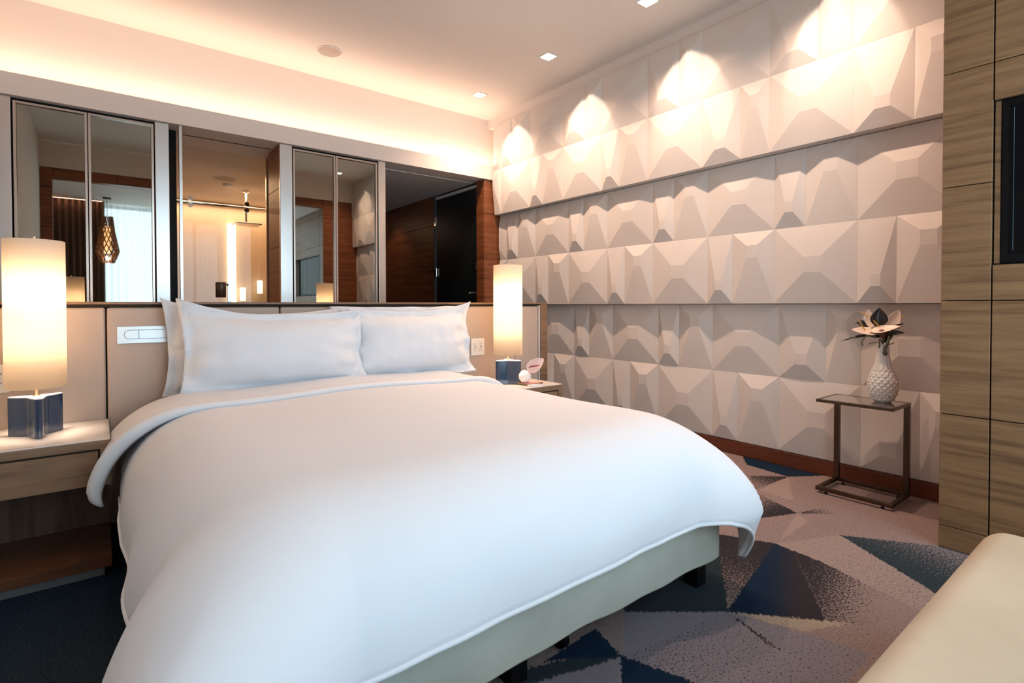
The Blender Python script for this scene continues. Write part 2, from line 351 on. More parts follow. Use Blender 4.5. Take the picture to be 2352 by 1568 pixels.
    poly([(1.253, 1.061), (1.124, 0.949), (0.907, 1.119), (0.977, 1.136)], LAV, CHAR, 0.1)
    poly([(2.432, 0.537), (2.255, 0.525), (2.115, 0.543), (1.934, 0.546), (2.136, 0.441), (2.526, 0.449)], LIGHT, CHAR, 0.35)
    me = bpy.data.meshes.new('floor'); nx, ny = len(xs), len(ys)
    co = np.zeros((n, 3), np.float32); co[:, :2] = P0
    idx = np.arange(n).reshape(nx, ny)
    q = np.stack([idx[:-1, :-1], idx[1:, :-1], idx[1:, 1:], idx[:-1, 1:]], -1).reshape(-1, 4)
    me.vertices.add(n); me.vertices.foreach_set('co', co.ravel())
    me.loops.add(q.size); me.loops.foreach_set('vertex_index', q.ravel().astype(np.int32))
    me.polygons.add(len(q)); me.polygons.foreach_set('loop_start', np.arange(0, q.size, 4, dtype=np.int32))
    me.update()
    for nm, c, al in (('light_col', lc, np.ones(n)), ('dark_col', dc, d)):
        at = me.color_attributes.new(nm, 'FLOAT_COLOR', 'POINT')
        at.data.foreach_set('color', np.concatenate([c, al[:, None]], 1).astype(np.float32).ravel())
    return struct(link('floor', me, 'carpet'), 'patterned carpet of navy, charcoal and mauve triangle fans')
build_floor()
B_slab = struct(B('floor_slab', (-1.2, 4.3, -1.5, 8.6, -0.1, -0.004), 'joint'))

# ---- ceiling
struct(B('ceiling', (-1.0, 3.9, YF, 5.3, ZC, ZC+0.1), 'ceiling'))
struct(B('ceiling', (-1.0, 3.9, -1.5, 0.56, 2.70, 2.80), 'ceiling'))      # lower ceiling of the sitting area
struct(B('ceiling', (-0.7, 3.9, 5.0, 8.6, ZS0, ZS0+0.1), 'ceiling'))      # hall and bathroom
# ---- back wall: upper wall, soffit with the cove channel, and pilasters
struct(B('wall_back', (XL, 3.9, YB, YB+0.12, 2.50, ZC), 'wall'))
sf = sroot('trim_1', (1.4, YS, ZS0), 'pale soffit band with hidden light cove above the mirrors'); L_ = Loc(sf)
L_.B('fascia', (XL, 3.62, YS, YS+0.03, ZS0, ZS1), 'soffit')
L_.B('cove_floor', (XL, 3.62, YS+0.03, YB, ZS0+0.02, ZS0+0.04), 'soffit')
L_.B('underside', (XL, 3.62, YS+0.03, 5.02, ZS0, ZS0+0.02), 'soffit')
struct(B('trim_2', (2.17, 3.33, 4.995, 5.01, ZS0-0.006, ZS0-0.0005), 'edge'), 'thin metal strip across the hall ceiling')
# ---- side walls
struct(B('wall_left', (XL-0.1, XL, -1.5, 5.0, 0, ZC), 'wall'))
struct(B('wall_right', (3.62, 3.75, YF-0.1, 5.0, 0, ZC), 'wall'), 'wall behind the faceted plaster panels')
struct(B('trim_3', (3.48, 3.62, YF, YB, 3.06, ZC), 'soffit'), 'plain band between the faceted panels and the ceiling')
struct(B('baseboard_right', (3.595, 3.62, YF, 4.74, 0, 0.094), 'basewood', bevel=0.002), 'reddish brown wooden baseboard under the feature wall')

# ---- faceted feature wall: every tile a part of its own
fwl = sroot('wall_feature', (3.6, 2.7, 0), 'faceted plaster feature wall stepped out in three tiers'); LF = Loc(fwl)
tiers = [(3.450, [(2.070, 2.561), (2.561, 3.052)]), (3.525, [(1.086, 1.576), (1.576, 2.066)]), (3.600, [(0.102, 0.592), (0.592, 1.082)])]
for X, rows in tiers:
    LF.B('tier_core', (X, 3.62, YF+0.002, 4.735, rows[0][0], rows[1][1]), 'panel')
def tile(X, y0, y1, z0, z1, kind):
    """frustum with its flat face off-centre by kind; y1 is the left edge seen from the room"""
    w = y1-y0; h = z1-z0; p = 0.030
    fa, fb = (0.40, 0.61) if kind == 'wide' else (0.39, 0.65)
    za, zb = {'wide': (0.40, 0.60), 'low': (0.20, 0.34), 'high': (0.64, 0.81)}[kind]
    bm = bmesh.new(); e = 0.0006
    o = [(X-0.001, y1-e, z0+e), (X-0.001, y0+e, z0+e), (X-0.001, y0+e, z1-e), (X-0.001, y1-e, z1-e)]
    t = [(X-p, y1-fa*w, z0+za*h), (X-p, y1-fb*w, z0+za*h), (X-p, y1-fb*w, z0+zb*h), (X-p, y1-fa*w, z0+zb*h)]
    O = [bm.verts.new(LF.p(*q)) for q in o]; T = [bm.verts.new(LF.p(*q)) for q in t]; K = [bm.verts.new(LF.p(X+0.004, q[1], q[2])) for q in o]
    bm.faces.new(T); bm.faces.new(K[::-1])
    for i in range(4):
        j = (i+1) % 4; bm.faces.new((O[i], O[j], T[j], T[i])); bm.faces.new((K[i], K[j], O[j], O[i]))
    return fin('tile', bm, 'panel', fwl)
D = 0.4863
nod = [1.209+D*k for k in range(-2, 9)]
def clip_tile(X, a, b, z0, z1, kind):
    lo, hi = YF+0.003, 4.733
    if b <= lo+0.02 or a >= hi-0.02: return
    if a >= lo and b <= hi: tile(X, a, b, z0, z1, kind); return
    o = tile(X, a, b, z0, z1, kind)                      # cut by the end of the wall
    bm = bmesh.new(); bm.from_mesh(o.data)
    for yv, nrm in ((lo, -1), (hi, 1)):
        g = bm.verts[:]+bm.edges[:]+bm.faces[:]
        r = bmesh.ops.bisect_plane(bm, geom=g, plane_co=LF.p(0, yv, 0), plane_no=(0, nrm, 0), clear_outer=True)
        ed = [e_ for e_ in bm.edges if e_.is_boundary]
        if ed: bmesh.ops.holes_fill(bm, edges=ed)
    bm.to_mesh(o.data); bm.free()
flip = {(0, 1): {1, 3, 4, 5}, (0, 0): set(), (2, 1): {0, 2, 4}}
rowspec = {  # tier, row(0 lower / 1 upper): parity of the wide spans counted from node 1.209, and which split spans start with the broad half
    (0, 1): (1, {0, 2, 4}), (0, 0): (0, {1, -1}), (1, 1): (1, set()), (1, 0): (0, set()), (2, 1): (1, {0}), (2, 0): (0, {-1})}
for ti, (X, rows) in enumerate(tiers):
    for ri, (z0, z1) in enumerate(rows):
        par, bro = rowspec[(ti, ri)]
        for k in range(-2, 8):
            a = 1.209+D*k; b = a+D
            if (k % 2) == (par % 2): clip_tile(X, a, b, z0, z1, 'wide')
            else:
                s = 0.290 if k in bro else 0.195
                clip_tile(X, b-s, b, z0, z1, 'low'); clip_tile(X, a, b-s, z0, z1, 'high')

# ---- reddish wood: jamb by the connecting door, hall wall, opposite wall
def panels(root, axis, plane, depth, u0, u1, zs, material, gap=0.004, sgn=1, us=None):
    """wood boards of one wall; axis 'x' = face normal along x at x=plane (board thickness toward +sgn)"""
    L = Loc(root); us = us or [u0, u1]
    for a, b in zip(us[:-1], us[1:]):
        for z0, z1 in zip(zs[:-1], zs[1:]):
            lo, hi = sorted((plane, plane+sgn*depth))
            if axis == 'x': L.B('panel', (lo, hi, a+gap/2, b-gap/2, z0+gap/2, z1-gap/2), material, bevel=0.0012, segs=1)
            else: L.B('panel', (a+gap/2, b-gap/2, lo, hi, z0+gap/2, z1-gap/2), material, bevel=0.0012, segs=1)
ZP = [0.0, 0.10, 0.595, 1.085, 1.583, 2.080, ZS0]
jw = sroot('wall_jamb', (3.4, 4.78, 0), 'reddish wood jamb between the hall opening and the feature wall')
Loc(jw).B('core', (3.345, 3.62, 4.78, 4.88, 0, ZS0-0.001), 'joint')
panels(jw, 'y', 4.758, 0.018, 3.321, 3.60, ZP, 'redwood')
panels(jw, 'x', 3.321, 0.018, 4.782, 4.905, ZP, 'redwood')
hw = sroot('wall_hall', (3.36, 6.5, 0), 'dark reddish wood wall of the hall beyond the door')
Loc(hw).B('core', (3.36, 3.5, 4.90, 8.5, 0, ZS0-0.001), 'joint')
panels(hw, 'x', 3.34, 0.018, 5.88, 8.4, ZP, 'redwood', us=[5.885, 7.2, 8.4])
struct(B('wall_hall_end', (2.0, 3.6, 8.2, 8.3, 0, ZS0), 'redwood'), 'dark end wall of the hall')
rvw = sroot('wall_reveal', (1.24, 5.0, 0), 'reddish wood reveal beside the glazed bathroom')
Loc(rvw).B('core', (1.235, 1.33, 4.83, 5.16, 0, ZS0-0.001), 'joint')
panels(rvw, 'x', 1.217, 0.017, 4.80, 5.15, ZP, 'redwood')
struct(B('wall_partition', (1.33, 2.10, 4.83, 4.95, 0, ZS0-0.001), 'joint'), 'wall behind the right pair of mirrors')
struct(B('wall_partition', (XL, 0.42, 4.83, 4.95, 0, ZS0-0.001), 'joint'), 'wall behind the left pair of mirrors')
struct(B('wall_partition', (2.10, 2.18, 4.80, 8.2, 0, ZS0-0.001), 'black'), 'dark wall between the hall and the bathroom')
struct(B('trim_4', (0.425, 0.487, 4.93, 4.95, 0, ZS0-0.001), 'black'), 'black panel in place of the dark interior beside the glazed opening')  # black sheet painted as the unlit interior seen through the gap

# ---- stainless pilasters
for i, (a, b) in enumerate(((XL+0.001, -0.449), (0.336, 0.424), (1.217, 1.318), (2.103, 2.176))):
    struct(B('trim_%d' % (5+i), (a, b, 4.765, 4.80, 0, ZS0-0.002), 'steel', bevel=0.003),
           ['brushed steel pilaster at the left end of the mirrors', 'brushed steel pilaster right of the left pair of mirrors', 'brushed steel pilaster between the bathroom glazing and the right mirrors', 'brushed steel pilaster left of the hall opening'][i])
struct(B('trim_9', (0.488, 0.510, 4.76, 4.79, 0, ZS0-0.002), 'steel', bevel=0.002), 'slim steel upright at the left edge of the bathroom glazing')

# ---- mirrors
def mirror(x0, x1, label):
    t = thing('mirror_panel', label, 'mirror', ((x0+x1)/2, 4.8, 0), 'framed mirrors behind the headboard'); L = Loc(t)
    y0, y1 = 4.768, 4.80; w = 0.016; z0, z1 = 0.02, 2.432
    bm = bmesh.new(); o = t.location
    for d in ((x0, x0+w, y0, y1, z0, z1), (x1-w, x1, y0, y1, z0, z1), (x0+w, x1-w, y0, y1, z1-w, z1), (x0+w, x1-w, y0, y1, z0, z0+w)):
        box(bm, d[0]-o.x, d[1]-o.x, d[2]-o.y, d[3]-o.y, d[4], d[5])
    fin('frame', bm, 'frame', t, bevel=0.002)
    L.B('mirror_glass', (x0+w+0.001, x1-w-0.001, 4.784, 4.79, z0+w+0.001, z1-w-0.001), 'mirror')
    L.B('backing', (x0+0.004, x1-0.004, 4.801, 4.826, z0, z1), 'black')
mirror(-0.440, -0.058, 'leftmost tall mirror, beside the left steel pilaster and behind the left lamp')
mirror(-0.054, 0.329, 'tall mirror second from the left, reflecting the slatted pendant lamp')
mirror(1.326, 1.694, 'tall mirror reflecting the television, right of the bathroom glazing')
mirror(1.698, 2.094, 'rightmost tall mirror, reflecting the faceted wall')
struct(B('trim_10', (-0.449, 0.336, 4.802, 4.828, 2.43, ZS0-0.001), 'black')); struct(B('trim_11', (1.318, 2.103, 4.802, 4.828, 2.43, ZS0-0.001), 'black'))

# ---- connecting door in the hall's right wall
dr = sroot('door_1', (3.36, 5.37, 0), 'dark green-black connecting door with steel hinges'); L_ = Loc(dr)
L_.B('door_leaf', (3.335, 3.359, 4.925, 5.815, 0.005, 2.385), 'door', bevel=0.002)
L_.B('door_frame', (3.332, 3.359, 5.820, 5.880, 0, ZS0-0.002), 'grey_toe'); L_.B('door_frame', (3.332, 3.359, 4.912, 5.820, 2.392, ZS0-0.03), 'soffit')
for z in (2.12, 1.485, 0.35): L_.B('hinge', (3.318, 3.334, 5.795, 5.850, z-0.055, z+0.055), 'chrome', bevel=0.004)
L_.B('latch_plate', (3.326, 3.334, 4.928, 4.975, 1.475, 1.545), 'chrome', bevel=0.003)
bm = bmesh.new(); cyl(bm, L_.p(3.334, 5.01, 1.215), L_.p(3.30, 5.01, 1.215), 0.014); cyl(bm, L_.p(3.30, 5.01, 1.215), L_.p(3.292, 5.03, 1.205), 0.009, 0.006)
fin('thumb_turn', bm, 'chrome', dr)

# ---- bathroom behind the glazed opening
struct(B('wall_bath_back', (-0.6, 2.1, 8.0, 8.1, 0, ZS0), 'tile'), 'warm lit rear wall of the bathroom')
struct(B('wall_bath_left', (-0.7, -0.6, 5.0, 8.1, 0, ZS0), 'tile')); struct(B('wall_bath_right', (2.03, 2.098, 5.3, 8.1, 0, ZS0-0.001), 'tile'))
gz = sroot('window_2', (0.9, 5.32, 0), 'glazed partition between the bedroom and the bathroom'); L_ = Loc(gz)
L_.B('glass', (0.30, 1.235, 5.325, 5.333, 0.02, ZS0-0.002), 'glass')
L_.B('window_frame', (1.236, 1.27, 5.31, 5.345, 0, ZS0-0.002), 'frame'); 
struct(B('wall_bath_side', (1.27, 1.33, 5.16, 5.40, 0, ZS0-0.001), 'tile'))
sd = thing('shower_door', 'frameless glass shower door hanging from a steel rail in the bathroom', 'shower door', (1.0, 6.3, 0)); L_ = Loc(sd)
bm = bmesh.new(); cyl(bm, L_.p(-0.4, 6.28, 2.13), L_.p(1.95, 6.28, 2.13), 0.014, n=12); fin('rail', bm, 'chrome', sd, True)
for x in (0.735, 1.255): 
    for z in (2.165, 2.098):
        bm = bmesh.new(); cyl(bm, L_.p(x, 6.24, z), L_.p(x, 6.262, z), 0.024, n=20); fin('roller', bm, 'chrome', sd)
L_.B('door_glass', (0.62, 1.38, 6.30, 6.308, 0.02, 2.20), 'glass'); L_.B('fixed_glass', (1.395, 2.02, 6.33, 6.338, 0.02, 2.20), 'glass')
L_.B('edge_strip', (0.66, 0.672, 6.29, 6.30, 0.02, 2.08), 'edge')
sh = thing('shower_head', 'square ceiling-mounted rain shower head behind the glass', 'shower head', (1.36, 7.0, 2.0)); L_ = Loc(sh)
bm = bmesh.new(); cyl(bm, L_.p(1.40, 7.0, 2.07), L_.p(1.40, 7.0, 2.44), 0.012, n=12); cyl(bm, L_.p(1.40, 7.0, 2.435), L_.p(1.40, 7.0, 2.452), 0.04, n=20); fin('arm', bm, 'chrome', sh)
L_.B('spray_plate', (1.27, 1.55, 6.87, 7.13, 2.045, 2.062), 'chrome', bevel=0.003)
tag(B('strip_light', (1.36, 1.46, 7.93, 7.99, 0.6, 2.18), 'lit_warm', bevel=0.01), 'tall glowing strip light on the bathroom rear wall', 'strip light')
for x, y, z, lb in ((1.53, 7.90, 1.23, 'small glowing wall sconce low in the bathroom, nearer the strip light'), (1.745, 7.9, 1.33, 'small glowing wall sconce at the right edge of the bathroom glazing')):
    t = thing('wall_sconce', lb, 'wall lamp', (x, y, z))
    bm = bmesh.new(); cyl(bm, (0, 0, -0.09), (0, 0, 0.09), 0.035, n=20); fin('shade', bm, 'lit_warm', t, True)
    bm = bmesh.new(); box(bm, -0.02, 0.02, 0.03, 0.10, -0.03, 0.03); fin('bracket', bm, 'chrome', t)
def speaker(x, y, z, label, r=0.10):
    t = thing('ceiling_speaker', label, 'speaker', (x, y, z))
    bm = bmesh.new(); lathe(bm, [(r*1.13, 0), (r*1.13, -0.004), (r*1.10, -0.006), (r, -0.005), (r, 0)], n=48); fin('rim', bm, 'ceiling', t, True)
    bm = bmesh.new(); lathe(bm, [(0, -0.001), (r*0.99, -0.001), (r*0.99, -0.0035), (0, -0.0035)], n=48); fin('grille', bm, 'grille', t)
speaker(1.505, 4.36, ZC, 'round flush speaker grille in the bedroom ceiling', 0.088)
speaker(1.08, 6.46, ZS0, 'round speaker grille in the bathroom ceiling', 0.11)
t = thing('smoke_detector', 'small round smoke detector on the bathroom ceiling', 'smoke detector', (1.16, 6.75, ZS0))
bm = bmesh.new(); lathe(bm, [(0, 0), (0.05, 0), (0.05, -0.015), (0.04, -0.03), (0, -0.032)], n=32); fin('base', bm, 'white_matt', t, True)
bm = bmesh.new(); lathe(bm, [(0, -0.032), (0.018, -0.032), (0.014, -0.04), (0, -0.04)], n=20); fin('sensor', bm, 'white_matt', t, True)

# ---- downlights
dl_lab = ['downlight nearest the corner by the headboard wall', 'square downlight second from the back corner', 'square downlight third from the back corner, cut by the top of the photo', 'square downlight above the side table, nearest the wood wall']
for y, lb in zip(LY, dl_lab):
    t = thing('downlight', 'square recessed ' + lb if 'square' not in lb else lb, 'downlight', (2.985, y, ZC), 'recessed downlights along the feature wall')
    bm = bmesh.new(); w = 0.058; v = 0.050
    for d in ((-w, -v, -w, w), (v, w, -w, w), (-v, v, -w, -v), (-v, v, v, w)): box(bm, d[0], d[1], d[2], d[3], -0.004, 0)
    fin('trim_ring', bm, 'ceiling', t)
    bm = bmesh.new(); box(bm, -v+0.001, v-0.001, -v+0.001, v-0.001, -0.003, -0.001); fin('lens', bm, 'lit', t)

# ---- sitting area around and behind the camera (seen in the mirrors)
tv = sroot('wall_tv', (2.96, -0.3, 0), 'smoked oak panelled wall with a recess for the television'); L_ = Loc(tv)
ZT = [0.0, 0.10, 0.596, 1.096, 1.590, 2.085, 2.58, 2.698]
L_.B('core', (2.975, 3.40, 0.36, 0.66, 0, 2.699), 'joint'); L_.B('core', (3.07, 3.40, -1.2, 0.36, 0, 2.699), 'joint')
L_.B('core', (2.958, 3.07, -1.2, 0.36, 0, 1.24), 'joint'); L_.B('core', (2.958, 3.07, -1.2, 0.36, 1.933, 2.699), 'joint')
panels(tv, 'x', 2.94, 0.018, 0.511, 0.68, ZT, 'oak')
panels(tv, 'x', 2.94, 0.018, -1.2, 0.51, [0.0, 0.10, 0.596, 1.096, 1.246], 'oak', us=[-1.2, -0.6, 0.0, 0.51])
panels(tv, 'x', 2.94, 0.018, -1.2, 0.51, [1.927, 2.085, 2.58, 2.698], 'oak', us=[-1.2, -0.6, 0.0, 0.51])
L_.B('recess_side', (2.962, 3.06, 0.490, 0.508, 1.25, 1.925), 'oak'); L_.B('core', (2.960, 3.06, 0.36, 0.488, 1.25, 1.925), 'black')
for c in [c for c in tv.children if c.name.startswith('core')]: pass
t = thing('television', 'flat black television set into the oak wall at the right edge', 'television', (2.98, -0.2, 1.58)); L_ = Loc(t)
L_.B('bezel', (2.956, 2.985, -0.62, 0.486, 1.252, 1.922), 'black', bevel=0.003)
L_.B('screen_edge', (2.9528, 2.9534, 0.448, 0.4495, 1.30, 1.885), 'tvedge', ); L_.B('screen', (2.9535, 2.9555, -0.60, 0.462, 1.285, 1.895), 'tv')

ow = sroot('wall_front', (3.2, 0.6, 0), 'reddish wood wall and beam around the opening to the sitting area'); L_ = Loc(ow)
L_.B('core', (2.962, 3.50, 0.58, 0.66, 0, 2.83), 'joint'); L_.B('core', (XL, 2.94, 0.58, 0.66, 2.722, 2.83), 'joint')
panels(ow, 'y', 0.68, 0.018, 2.945, 3.62, ZP[:-1]+[2.575, 2.83], 'redwood', sgn=-1)
panels(ow, 'y', 0.68, 0.018, -0.46, 2.94, [2.70, 2.83], 'redwood', sgn=-1, us=[-0.46, 0.2, 0.9, 1.6, 2.3, 2.945])
panels(ow, 'y', 0.68, 0.10, XL+0.002, -0.46, ZP[:-1]+[2.575, 2.83], 'redwood', sgn=-1)
L_.B('bulkhead', (XL, 3.62, 0.56, 0.678, 2.832, ZC), 'wall'); L_.B('beam_underside', (-0.46, 2.94, 0.562, 0.66, 2.701, 2.721), 'redwood')
struct(B('wall_window', (XL, 0.0, -1.22, -1.12, 0, 2.70), 'wall')); struct(B('wall_window', (2.9, 3.4, -1.22, -1.12, 0, 2.70), 'wall'))
struct(B('wall_window', (0.0, 2.9, -1.22, -1.12, 0, 0.2), 'wall'), 'low wall under the window behind the camera')
wn = sroot('window_1', (1.45, -1.17, 0.2), 'tall window behind the camera, reflected in the mirrors'); L_ = Loc(wn)
for x in (0.0, 0.71, 1.43, 2.15, 2.86): L_.B('mullion', (x, x+0.04, -1.19, -1.14, 0.2, 2.69), 'grey_toe')
L_.B('pane', (0.04, 2.86, -1.17, -1.164, 0.22, 2.68), 'glass')

def curtain(name, x0, x1, y, z0, z1, amp, wl, material, label, cat):
    bm = bmesh.new(); n = int((x1-x0)/wl*10); P = []
    for i in range(n+1):
        x = x0+(x1-x0)*i/n; w = math.sin(2*PI*(x-x0)/wl+0.8*math.sin(x*7)); P.append([(x, y+amp*w*(0.75+0.25*t_), z0+(z1-z0)*t_) for t_ in (0, 0.25, 0.5, 0.75, 1)])
    grid(bm, P); return tag(fin(name, bm, material, smooth=True), label, cat)
curtain('curtain', XL+0.02, 0.07, -0.86, 0.01, 2.695, 0.035, 0.075, 'drape', 'heavy brown curtain beside the window, reflected in the left mirrors', 'curtain')
curtain('sheer_curtain', 0.03, 2.90, -0.98, 0.01, 2.695, 0.018, 0.09, 'sheer', 'white sheer curtain across the window, reflected in the mirror', 'curtain')

# ================================================================ FURNITURE
# ---- headboard partition
hb = thing('headboard', 'low upholstered headboard partition with taupe leather panels and wood cap', 'headboard', (1.14, 3.25, 0)); L_ = Loc(hb)
L_.B('core', (XL+0.002, 2.765, 3.235, 3.34, 0, 1.075), 'joint')
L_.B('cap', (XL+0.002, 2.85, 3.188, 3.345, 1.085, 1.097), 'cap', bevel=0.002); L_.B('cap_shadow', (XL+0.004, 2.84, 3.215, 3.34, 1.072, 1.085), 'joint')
sm = [XL+0.004, 0.022, 0.416, 0.812, 1.203, 1.604, 1.995, 2.529, 2.762]
for a, b in zip(sm[:-1], sm[1:]): L_.B('leather_panel', (a+0.003, b-0.003, 3.200, 3.235, 0.02, 1.070), 'leather', bevel=0.011, segs=4)
L_.B('edge_strip', (2.7635, 2.774, 3.196, 3.235, 0.0, 1.075), 'edge'); L_.B('end_frame', (2.775, 2.85, 3.190, 3.345, 0, 1.085), 'cap', bevel=0.002)

# ---- switch plate / reading light control on headboard, outlets
t = thing('wall_plate', 'long satin silver plate with a folded reading light on the headboard, left of the pillows', 'reading light', (0.17, 3.2, 0.95)); L_ = Loc(t)
L_.B('plate', (0.063, 0.298, 3.190, 3.1999, 0.893, 0.977), 'silver', bevel=0.0015)
def stadium(bm, x0, x1, zc, r, ya, yb, n=10, L=None):
    pts = [(x1-r+r*math.sin(a), zc+r*math.cos(a)) for a in [PI*i/n for i in range(n+1)]]+[(x0+r-r*math.sin(a), zc-r*math.cos(a)) for a in [PI*i/n for i in range(n+1)]]
    A = [bm.verts.new(L.p(x, ya, z)) for x, z in pts]; C = [bm.verts.new(L.p(x, yb, z)) for x, z in pts]
    bm.faces.new(A); bm.faces.new(C[::-1]); k = len(pts)
    for i in range(k): bm.faces.new((A[i], C[i], C[(i+1) % k], A[(i+1) % k]))
bm = bmesh.new(); stadium(bm, 0.090, 0.286, 0.937, 0.0225, 3.1890, 3.1905, L=L_); fin('light_groove', bm, 'joint', t)
bm = bmesh.new(); stadium(bm, 0.092, 0.284, 0.937, 0.0205, 3.1865, 3.1890, L=L_); fin('folded_arm', bm, 'silver', t)
L_.B('hinge_line', (0.149, 0.151, 3.1861, 3.1866, 0.917, 0.957), 'joint')
bm = bmesh.new(); cyl(bm, L_.p(0.270, 3.1865, 0.937), L_.p(0.270, 3.184, 0.937), 0.0075, 0.0055, n=20); fin('button', bm, 'chrome', t)
def outlet(x, z, label):
    t = thing('power_outlet', label, 'power outlet', (x, 3.2, z))
    bm = bmesh.new(); box(bm, -0.058, 0.058, -0.008, -0.0002, -0.062, 0.062); fin('plate', bm, 'white_gloss', t, bevel=0.002)
    for sx in (-0.024, 0.024):
        bm = bmesh.new(); box(bm, sx-0.0165, sx+0.0165, -0.0105, -0.008, -0.034, 0.034); s_ = fin('socket', bm, 'white_gloss', t, bevel=0.001)
        bm = bmesh.new()
        for sz in (-0.020, 0.020):
            box(bm, sx-0.008, sx-0.0055, -0.0112, -0.0104, sz-0.004, sz+0.005); box(bm, sx+0.0055, sx+0.008, -0.0112, -0.0104, sz-0.004, sz+0.005)
            box(bm, sx-0.002, sx+0.002, -0.0112, -0.0104, sz-0.012, sz-0.008)
        box(bm, sx-0.004, sx+0.004, -0.0112, -0.0104, -0.006, 0.006)
        fin('slots', bm, 'grey_toe' if x > 1 else 'black', s_)
outlet(2.172, 0.775, 'white double power outlet on the headboard, right of the pillows')
outlet(-0.375, 0.76, 'white power outlet on the headboard, half hidden behind the left lamp')

# ---- reading lamp on the headboard cap
t = thing('reading_lamp', 'small dark bronze cylinder spotlight on a flat silver post above the headboard', 'reading lamp', (0.56, 3.26, 1.097)); L_ = Loc(t)
L_.B('post', (0.553, 0.572, 3.25, 3.262, 1.0972, 1.207), 'silver', bevel=0.001)
bm = bmesh.new(); tube(bm, [L_.p(0.556, 3.25, 1.192), L_.p(0.54, 3.235, 1.193), L_.p(0.517, 3.22, 1.186)], 0.005); fin('arm', bm, 'darkbronze', t)
bm = bmesh.new(); lathe(bm, [(0.020, 0.0), (0.025, 0.0), (0.0255, 0.079), (0.0235, 0.082), (0.019, 0.082), (0.019, 0.06), (0, 0.06)], L_.p(0.515, 3.215, 1.122), 32); fin('spot_head', bm, 'darkbronze', t, True)

# ---- nightstands
def nightstand(x0, x1, y0, label):
    t = thing('nightstand', label, 'nightstand', ((x0+x1)/2, (y0+3.2)/2, 0), None); L = Loc(t); y1 = 3.197
    bm = bmesh.new(); o = t.location
    for d in ((x0, x1, y0, y1, 0.497, 0.530), (x0, x0+0.034, y0, y1, 0.347, 0.497), (x1-0.034, x1, y0, y1, 0.347, 0.497), (x0+0.034, x1-0.034, y0+0.3, y1, 0.347, 0.497)):
        box(bm, d[0]-o.x, d[1]-o.x, d[2]-o.y, d[3]-o.y, d[4], d[5])
    fin('case', bm, 'nswood', t)
    L.B('stone_top', (x0+0.001, x1-0.001, y0+0.001, y1, 0.5301, 0.535), 'stone', bevel=0.001)
    L.B('drawer', (x0+0.041, x1-0.041, y0+0.001, y0+0.28, 0.350, 0.488), 'nswood', bevel=0.001)
    L.B('shadow_gap', (x0+0.0345, x1-0.0345, y0+0.012, y0+0.29, 0.348, 0.496), 'joint')
    L.B('back_panel', (x0, x1-0.003, 3.09, 3.197, 0.0700, 0.3469), 'backwood')
    L.B('shelf', (x0, x1, y0-0.06, 3.197, 0.032, 0.0698), 'shelfwood', bevel=0.001)
    L.B('toe_kick', (x0, x1-0.024, y0-0.055, 3.19, 0.001, 0.0318), 'grey_toe')
    return t
nightstand(XL+0.003, 0.028, 2.72, 'wooden nightstand with cream stone top under the left lamp')
nightstand(2.045, 2.513, 2.66, 'wooden nightstand with cream stone top on the far side of the bed')

# ---- table lamps
def lamp(x, y, rot, label):
    t = thing('table_lamp', label, 'table lamp', (x, y, 0.535)); t.rotation_euler = (0, 0, rot)
    n = 12; pts = []
    R = 0.098
    for k in range(3):
        a0 = 2*PI*k/3; a1 = 2*PI*(k+1)/3
        for da in (-0.16, -0.08, 0.0, 0.08, 0.16): pts.append(((R-0.35*R*abs(da)**1.5)*math.cos(a0+da*0.75), (R-0.35*R*abs(da)**1.5)*math.sin(a0+da*0.75)))
        for i in range(1, n):
            f = i/n; aa = a0+0.16*0.75; ab = a1-0.16*0.75
            px = R*0.98*((1-f)*math.cos(aa)+f*math.cos(ab)); py = R*0.98*((1-f)*math.sin(aa)+f*math.sin(ab))
            q = 1-0.34*math.sin(PI*f)**1.3; pts.append((px*q, py*q))
    def prism(bm, z0, z1, s):
        A = [bm.verts.new((px*s, py*s, z0)) for px, py in pts]; C = [bm.verts.new((px*s, py*s, z1)) for px, py in pts]
        bm.faces.new(A[::-1]); bm.faces.new(C); k = len(pts)
        for i in range(k): bm.faces.new((A[i], A[(i+1) % k], C[(i+1) % k], C[i]))
        return bm
    fin('base', prism(bmesh.new(), 0.0005, 0.160, 1.0), 'blue', t, bevel=0.002)
    fin('top_sheen', prism(bmesh.new(), 0.1602, 0.1635, 0.985), 'white_gloss', t)  # white colour carries the lamp's reflection on the glossy base top
    bm = bmesh.new(); lathe(bm, [(0, 0.164), (0.013, 0.164), (0.013, 0.168), (0.006, 0.172), (0.0085, 0.205), (0.006, 0.215), (0.006, 0.40), (0, 0.40)], n=20); fin('stem', bm, 'brass', t, True)
    bm = bmesh.new(); lathe(bm, [(0.0995, 0.203), (0.1, 0.202), (0.1, 0.816), (0.0995, 0.817), (0.098, 0.816), (0.098, 0.203), (0.0995, 0.203)], n=64); fin('lamp_shade', bm, 'shade', t, True)
    bm = bmesh.new(); cyl(bm, (0, 0, 0.80), (0, 0, 0.834), 0.006, n=16); 
    for k in range(3): cyl(bm, (0, 0, 0.803), (0.097*math.cos(2*PI*k/3), 0.097*math.sin(2*PI*k/3), 0.803), 0.0015, n=6)
    fin('finial', bm, 'brass', t)
    bm = bmesh.new(); bmesh.ops.create_uvsphere(bm, u_segments=16, v_segments=12, radius=0.022, matrix=Matrix.Translation((0, 0, 0.385))); fin('bulb', bm, 'lit', t, True)
    point('lamp_light', (x, y, 0.535+0.385), 13, (1.0, 0.76, 0.56), 0.05)
    point('lamp_light', (x, y, 0.535+0.62), 4, (1.0, 0.76, 0.56), 0.05)  # added light with no bulb of its own, brightens the upper shade
lamp(-0.215, 2.985, math.atan2(-2.985, 0.215)+0.06, 'lit table lamp with tall cream cylinder shade on the left nightstand')
